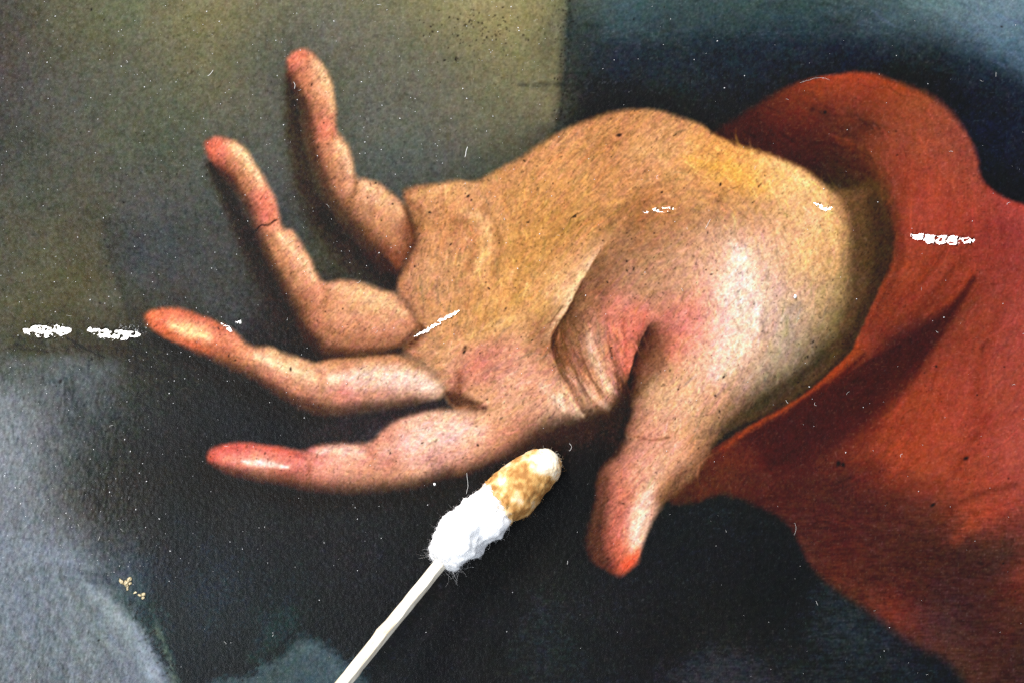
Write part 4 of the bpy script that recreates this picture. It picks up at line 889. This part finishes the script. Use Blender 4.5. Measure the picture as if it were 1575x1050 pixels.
def cotton_skin(s_a, s_b, n_, lift=0.0, ragged=0.0):
    v, f = [], []
    for a in range(n_ + 1):
        for b in range(NA):
            w_ = 2 * math.pi * b / NA
            e0 = ragged * (math.cos(w_) * -3.0 + 2.6 * mnoise.noise(Vector((math.cos(w_) * 1.7, math.sin(w_) * 1.7, 3.3))) + 1.3 * mnoise.noise(Vector((math.cos(w_) * 6, math.sin(w_) * 6, 1.0))))
            si = s_a + e0 + (s_b - s_a - e0) * a / n_
            p, d = cotton_point(si, w_, lift if a > 0 else -0.0002); v.append(p)
    for a in range(n_):
        for b in range(NA):
            c = (b + 1) % NA
            f.append((a * NA + b, a * NA + c, (a + 1) * NA + c, (a + 1) * NA + b))
    f.append(tuple(range(NA))[::-1]); f.append(tuple(n_ * NA + b for b in range(NA)))
    return v, f
SN = len(AX) - 1
SPLIT = 0.50 * SN
cot = simple_mat('white_cotton', (0.96, 0.96, 0.97), 0.95)
cb = cot.node_tree.nodes['Principled BSDF']
cb.inputs['Specular IOR Level'].default_value = 0.1
cb.inputs['Subsurface Weight'].default_value = 0.9; cb.inputs['Subsurface Radius'].default_value = (0.001, 0.001, 0.001); cb.inputs['Subsurface Scale'].default_value = 1.5
v, f = cotton_skin(0, SPLIT + 9.0, 110)
wad = mesh_obj('cotton_wad', v, f, cot, swab)
v, f = cotton_skin(SPLIT, SN, 90, 0.00016, 1.0)
stained = simple_mat('stained_cotton', (0.7, 0.5, 0.3), 0.75)
nt = stained.node_tree; N = nt.nodes; Lk = nt.links
sb = N['Principled BSDF']; sb.inputs['Specular IOR Level'].default_value = 0.35
sb.inputs['Subsurface Weight'].default_value = 0.25; sb.inputs['Subsurface Radius'].default_value = (0.001, 0.0007, 0.0004); sb.inputs['Subsurface Scale'].default_value = 0.5
va = N.new('ShaderNodeAttribute'); va.attribute_name = 'stain'; Lk.new(va.outputs['Color'], sb.inputs['Base Color'])
tip = mesh_obj('stained_tip', v, f, stained, swab)
def stain_at(p, extra=0.0):
    """brown varnish taken up by the cotton: heavy in the middle, washed out at the point"""
    q = (Vector(p) + S0) * 1e4
    X_, Y_ = q.x + 787.5, 525 - q.y
    u = ((X_ - 764) * 0.76 - (Y_ - 776) * 0.65) / 125.0           # 0 at the collar, 1 at the point
    across = (X_ - 764) * 0.65 + (Y_ - 776) * 0.76
    n = 0.5 + 0.9 * mnoise.noise(q * 0.05) + 0.65 * mnoise.noise(q * 0.13 + Vector((5, 1, 8))) + 0.35 * mnoise.noise(q * 0.33) + extra
    pale = math.exp(-((u - 0.84) / 0.20) ** 2) * math.exp(-((across + 4) / 20) ** 2)
    amt = 0.60 * n + 0.42 - 1.05 * pale + 0.12 * max(0, across / 30)
    amt *= max(0.0, min(1.0, (u + 0.16) / 0.26 + 0.55 * mnoise.noise(q * 0.09)))
    amt = max(0, min(1, amt))
    cr_, am, br = Vector((0.88, 0.80, 0.62)), Vector((0.60, 0.34, 0.11)), Vector((0.33, 0.145, 0.034))
    c = cr_.lerp(am, min(1, amt * 1.5)) if amt < 0.667 else am.lerp(br, (amt - 0.667) * 3)
    return c
def stain_attr(o, pts_, extra=None):
    a = o.data.attributes.new('stain', 'FLOAT_COLOR', 'POINT')
    col_ = np.ones((len(pts_), 4), np.float32)
    for q, p in enumerate(pts_): col_[q, :3] = stain_at(p, extra[q] if extra else 0.0)
    a.data.foreach_set('color', col_.ravel())
stain_attr(tip, v)

def tubes(paths, sides=3):
    """thin threads: list of (points, radius) -> one vertex/face list"""
    v, f = [], []
    for P_, r in paths:
        P_ = np.asarray(P_); n_ = len(P_)
        T = np.gradient(P_, axis=0); T /= np.linalg.norm(T, axis=1)[:, None] + 1e-12
        a = np.cross(T, (0.31, 0.17, 0.93)); a /= np.linalg.norm(a, axis=1)[:, None] + 1e-12
        b = np.cross(T, a)
        base = len(v)
        for q in range(n_):
            rr = r * (0.55 if q in (0, n_ - 1) else 1)
            for s_ in range(sides):
                w_ = 2 * math.pi * s_ / sides
                v.append(P_[q] + rr * (a[q] * math.cos(w_) + b[q] * math.sin(w_)))
        for q in range(n_ - 1):
            for s_ in range(sides):
                t_ = (s_ + 1) % sides
                f.append((base + q * sides + s_, base + q * sides + t_, base + (q + 1) * sides + t_, base + (q + 1) * sides + s_))
    return v, f
rf = random.Random(21)
def fuzz_path(si, ang, length, out, curl):
    p, d = cotton_point(si, ang)
    k_ = min(int(si), SN - 1)
    dirv = np.array(d) * out + TAN[k_] * rf.gauss(0, 0.7) + np.cross(TAN[k_], d) * rf.gauss(0, 0.8)
    dirv /= np.linalg.norm(dirv)
    P_ = [p - d * 0.00008]
    st = length / 6
    ax_ = np.array((rf.gauss(0, 1), rf.gauss(0, 1), rf.gauss(0, 1))); ax_ /= np.linalg.norm(ax_)
    for q in range(6):
        P_.append(P_[-1] + dirv * st)
        dirv = dirv + np.cross(ax_, dirv) * curl + np.array((rf.gauss(0, .18), rf.gauss(0, .18), rf.gauss(0, .18))); dirv /= np.linalg.norm(dirv)
    return P_
paths = []
for q in range(4200):
    si = rf.uniform(1, SPLIT + 2)
    paths.append((fuzz_path(si, rf.uniform(0, 6.283), rf.uniform(0.0003, 0.0009), rf.uniform(0.0, 0.45), rf.uniform(-0.9, 0.9)), rf.uniform(0.7e-5, 1.4e-5)))
for q in range(150):                                  # stray ends, most at the foot of the wad
    si = rf.uniform(1, SPLIT) if rf.random() < 0.45 else rf.uniform(0.5, 18)
    paths.append((fuzz_path(si, rf.uniform(0, 6.283), rf.uniform(0.0010, 0.0030), rf.uniform(0.4, 1.0), rf.uniform(-0.5, 0.5)), rf.uniform(0.6e-5, 1.1e-5)))
v, f = tubes(paths)
fo = mesh_obj('loose_fibres', v, f, cot, wad); fo['kind'] = 'stuff'
paths = []
for q in range(2300):                                 # matted, varnish-soaked threads lying on the tip
    si = rf.uniform(SPLIT - 1, SN - 2); ang = rf.uniform(0, 6.283)
    ds, da = rf.gauss(0, 2.2), rf.gauss(0, 0.55)
    cu, cw_ = rf.gauss(0, 1.0), rf.gauss(0, 0.35)
    P_ = []
    lift = rf.uniform(0.00001, 0.00007)
    for t in np.linspace(-1, 1, 8):
        s_ = min(max(si + ds * t + cu * t * t, 0.5), SN - 0.6)
        p, d = cotton_point(s_, ang + da * t + cw_ * t * t, lift); P_.append(p)
    paths.append((P_, rf.uniform(1.0e-5, 2.4e-5)))
for q in range(330):
    si = rf.uniform(SPLIT, SN - 0.6)
    paths.append((fuzz_path(si, rf.uniform(0, 6.283), rf.uniform(0.0003, 0.0013), rf.uniform(0.1, 0.8), rf.uniform(-0.8, 0.8)), rf.uniform(0.6e-5, 1.2e-5)))
v, f = tubes(paths)
ext = []
for P_, r in paths:
    e_ = rf.gauss(-0.10, 0.30); ext += [e_] * (len(P_) * 3)
fo = mesh_obj('matted_fibres', v, f, stained, tip); fo['kind'] = 'stuff'
stain_attr(fo, v, ext)

# split-bamboo stick: flat top face, narrower right face, a splinter on the left edge
wood = noisy_mat('pale_wood', (0.56, 0.44, 0.29), (0.84, 0.76, 0.62), 1500, 0.6, (0.05, 1, 1), 0.30, 0.50)
for n_ in wood.node_tree.nodes:
    if n_.type == 'MAPPING':
        n_.vector_type = 'TEXTURE'; n_.inputs['Scale'].default_value = (18, 1, 1); n_.inputs['Rotation'].default_value = (0, 0, math.radians(-129.5))
A0 = np.array(P3(716, 818, 6.0e-3)); A1 = np.array(P3(678, 866, 7.3e-3)); A2 = np.array(P3(528, 1050, 13.5e-3))
dirS = (A2 - A1) / np.linalg.norm(A2 - A1)
sidev = np.cross((0, 0, 1.0), dirS); sidev /= np.linalg.norm(sidev)          # towards the lower right of the photo
if sidev[0] < 0: sidev = -sidev
upv = np.cross(sidev, dirS); upv = upv if upv[2] > 0 else -upv
prof = [(-10.2, 3.5), (-9.4, 6.8), (-7.0, 8.2), (3.2, 8.6), (4.8, 7.8), (9.6, 0.4), (10.2, -2.0), (8.0, -7.5), (-7.5, -8.0), (-10.4, -3.0)]
NS, LS = 150, 0.150
v, f = [], []
for a in range(NS + 1):
    t = a / NS
    s_ = LS * t
    c = A1 - dirS * 0.005 + dirS * s_
    for q, (u_, w_) in enumerate(prof):
        wob = 0.55 * mnoise.noise(Vector((s_ * 420, q * 3.1, 0))) + 0.35 * mnoise.noise(Vector((s_ * 1500, q * 5.7, 4)))
        ex = 0.0
        if q in (0, 1):                       # splinter
            ds = (s_ - 0.0185) / 0.0006
            ex = -2.6 * math.exp(-ds * ds) if ds < 0 else -2.6 * math.exp(-(ds * 0.35) ** 2)
        if q in (5, 6):
            ds = (s_ - 0.0265) / 0.0009
            ex = 1.6 * math.exp(-ds * ds)
        v.append(c + sidev * ((u_ + wob + ex) * PX) + upv * ((w_ + wob * 0.7) * PX) - np.array(S0))
np_ = len(prof)
for a in range(NS):
    for q in range(np_):
        c = (q + 1) % np_
        f.append((a * np_ + q, a * np_ + c, (a + 1) * np_ + c, (a + 1) * np_ + q))
f.append(tuple(range(np_))); f.append(tuple(NS * np_ + q for q in range(np_))[::-1])
stick = mesh_obj('stick', v, f, wood, swab, False)

# ================================================================== small things lying on the varnish
def ground_z(px, py):
    return float(Z[min(np.searchsorted(ys, py), H - 1), min(np.searchsorted(xs, px), W - 1)]) * PX
lint_m = simple_mat('pale_lint', (0.80, 0.79, 0.76), 0.8)
dust_sparkle_m = simple_mat('white_dust_sparkle', (0.86, 0.86, 0.86), 0.7)
OCT_V = np.array([(1, 0, 0), (-1, 0, 0), (0, 1, 0), (0, -1, 0), (0, 0, 1), (0, 0, -1)], float)
OCT_F = [(0, 2, 4), (2, 1, 4), (1, 3, 4), (3, 0, 4), (2, 0, 5), (1, 2, 5), (3, 1, 5), (0, 3, 5)]
rd = random.Random(33)
v, f = [], []
paths = []
for q in range(1250):
    r_ = rd.random()
    if r_ < 0.45: px, py = rd.uniform(-10, 860), rd.uniform(-10, 430)
    elif r_ < 0.75: px, py = abs(rd.gauss(0, 260)), rd.uniform(420, 900)
    else: px, py = rd.uniform(0, 1585), rd.uniform(0, 1060)
    rr = rd.choice((0.22, 0.26, 0.3, 0.34, 0.4, 0.5, 0.7)) * PX
    el = rd.choice((1, 1, 1.4, 2.2)); a_ = rd.uniform(0, 3.14)
    c = np.array((*P3(px, py)[:2], ground_z(px, py) + rr * 0.7))
    b0 = len(v)
    for w_ in OCT_V:
        x_, y_ = w_[0] * rr * el, w_[1] * rr
        v.append(c + np.array((x_ * math.cos(a_) - y_ * math.sin(a_), x_ * math.sin(a_) + y_ * math.cos(a_), w_[2] * rr)))
    f += [tuple(i_ + b0 for i_ in t_) for t_ in OCT_F]
dust_sparkle = mesh_obj('dust_sparkle', v, f, dust_sparkle_m)  # white grains that also stand in for sparkling glints on the varnish
tag(dust_sparkle, 'fine dusty white specks, some standing in for varnish sparkles, scattered over the paint', 'dust_sparkle', kind='stuff')
def lint_path(px, py, length, ang, curl, n_=9):
    P_ = []; x_, y_ = px, py
    for q in range(n_):
        P_.append((*P3(x_, y_)[:2], ground_z(x_, y_) + 2.2e-5 + 1.0e-5 * math.sin(q)))
        x_ += math.cos(ang) * length / n_; y_ += math.sin(ang) * length / n_
        ang += curl / n_ + rd.gauss(0, 0.12)
    return P_
for q in range(50):
    px, py = rd.uniform(0, 1560), rd.uniform(0, 1040)
    paths.append((lint_path(px, py, rd.uniform(3, 9), rd.uniform(0, 6.28), rd.gauss(0, 1.2)), rd.uniform(1.0e-5, 2.2e-5)))
v, f = tubes(paths)
tag(mesh_obj('lint', v, f, lint_m), 'short hair-fine lint strewn over the paint', 'lint', kind='stuff')
for px, py, ln, ang, cu, rad, lb in (
        (719, 226, 18, 1.65, -0.3, 4.2e-5, 'short bright upright lint strand on the grey backdrop above the palm'),
        (718, 726, 36, 1.5, 0.5, 2.2e-5, 'thin pale hair hanging beside the upper edge of the cotton wad'),
        (875, 693, 16, -0.5, -2.2, 2.2e-5, 'small curled lint hook just beyond the swab tip'),
        (453, 137, 12, -1.3, -0.9, 3.0e-5, 'tiny curved white lint on the shaded edge of the little finger'),
        (1085, 352, 18, -1.2, 0.3, 2.2e-5, 'fine white lint strand on the upper palm'),
        (1222, 803, 22, 1.0, 2.2, 1.1e-5, 'curled lint at the lower edge of the red sleeve'),
        (1230, 128, 52, -0.35, 0.25, 1.0e-5, 'long hair along the top edge of the red sleeve'),
        (328, 108, 14, 2.0, 0.2, 3.0e-5, 'short white lint dash on the backdrop above the ring fingertip')):
    P_ = lint_path(px, py, ln, ang, cu, 14)
    o_ = Vector(P_[0]); v, f = tubes([([np.array(p) - np.array(o_) for p in P_], rad)], 4)
    o = mesh_obj('lint_strand', v, f, lint_m); o.location = o_
    tag(o, lb, 'lint', 'single lint strands on the painting')
def pebble(name, px, py, r_mm, col, seed, flat=0.7, elong=1.0, ang=0.0, parent=None, origin=None, mat=None, rag=1.0):
    v, f = [], []
    nu, nv_ = 14, 9
    c = np.array((*P3(px, py)[:2], ground_z(px, py) + r_mm * 1e-3 * flat * 0.8))
    o_ = c if origin is None else np.array(origin)
    for a in range(nv_ + 1):
        th = math.pi * a / nv_
        for b in range(nu):
            ph = 2 * math.pi * b / nu
            d = Vector((math.sin(th) * math.cos(ph), math.sin(th) * math.sin(ph), math.cos(th)))
            k_ = 1 + rag * (0.45 * mnoise.noise(d * 1.6 + Vector((seed, 0, 0))) + 0.2 * mnoise.noise(d * 4 + Vector((0, seed, 0))))
            x_, y_, z_ = d.x * k_ * elong, d.y * k_, d.z * k_ * flat
            v.append(c - o_ + np.array((x_ * math.cos(ang) - y_ * math.sin(ang), x_ * math.sin(ang) + y_ * math.cos(ang), z_)) * r_mm * 1e-3)
    for a in range(nv_):
        for b in range(nu):
            f.append((a * nu + b, (a + 1) * nu + b, (a + 1) * nu + (b + 1) % nu, a * nu + (b + 1) % nu))
    o = mesh_obj(name, v, f, mat or simple_mat(name + '_mat', col, 0.5), parent)
    if parent is None: o.location = c
    return o
tag(pebble('white_speck', 668.5, 744, 0.21, (0.9, 0.9, 0.88), 3, 0.8), 'tiny round white speck below the base of the index finger', 'speck')
tag(pebble('white_speck', 1223, 456, 0.24, (0.88, 0.88, 0.88), 5, 0.7, 1.2, 1.3), 'tiny white speck on the pale ball of the thumb', 'speck')
crumb_m = noisy_mat('yellow_crumb', (0.30, 0.23, 0.11), (0.56, 0.48, 0.31), 9000, 0.4)
for cx, cy, parts_, lb in (
        (194, 897, ((187, 894, .24, 1.8, 2.2), (198, 891, .30, 1.7, 0.9), (194, 897, .34, 1.3, 1.5), (200, 897, .20, 1.3, 0.3), (196, 904, .18, 1.7, 1.4)), 'larger yellowish crumb on the grey lower left paint'),
        (215, 914, ((208, 911, .15, 1.8, 0.4), (215, 915, .18, 1.7, -0.5), (221, 914, .26, 1.1, 1.2), (220, 919, .20, 1.3, 0.2)), 'smaller whitish crumb right below the yellowish crumb')):
    e_ = empty('crumb', (*P3(cx, cy)[:2], ground_z(cx, cy)))
    tag(e_, lb, 'crumb', 'crumbs on the lower left of the painting')
    for q, (px, py, r_, el, an) in enumerate(parts_):
        pebble('grain', px, py, r_, None, 7.3 * q + cx, 0.6, el, an, e_, tuple(e_.location), crumb_m, 1.9)
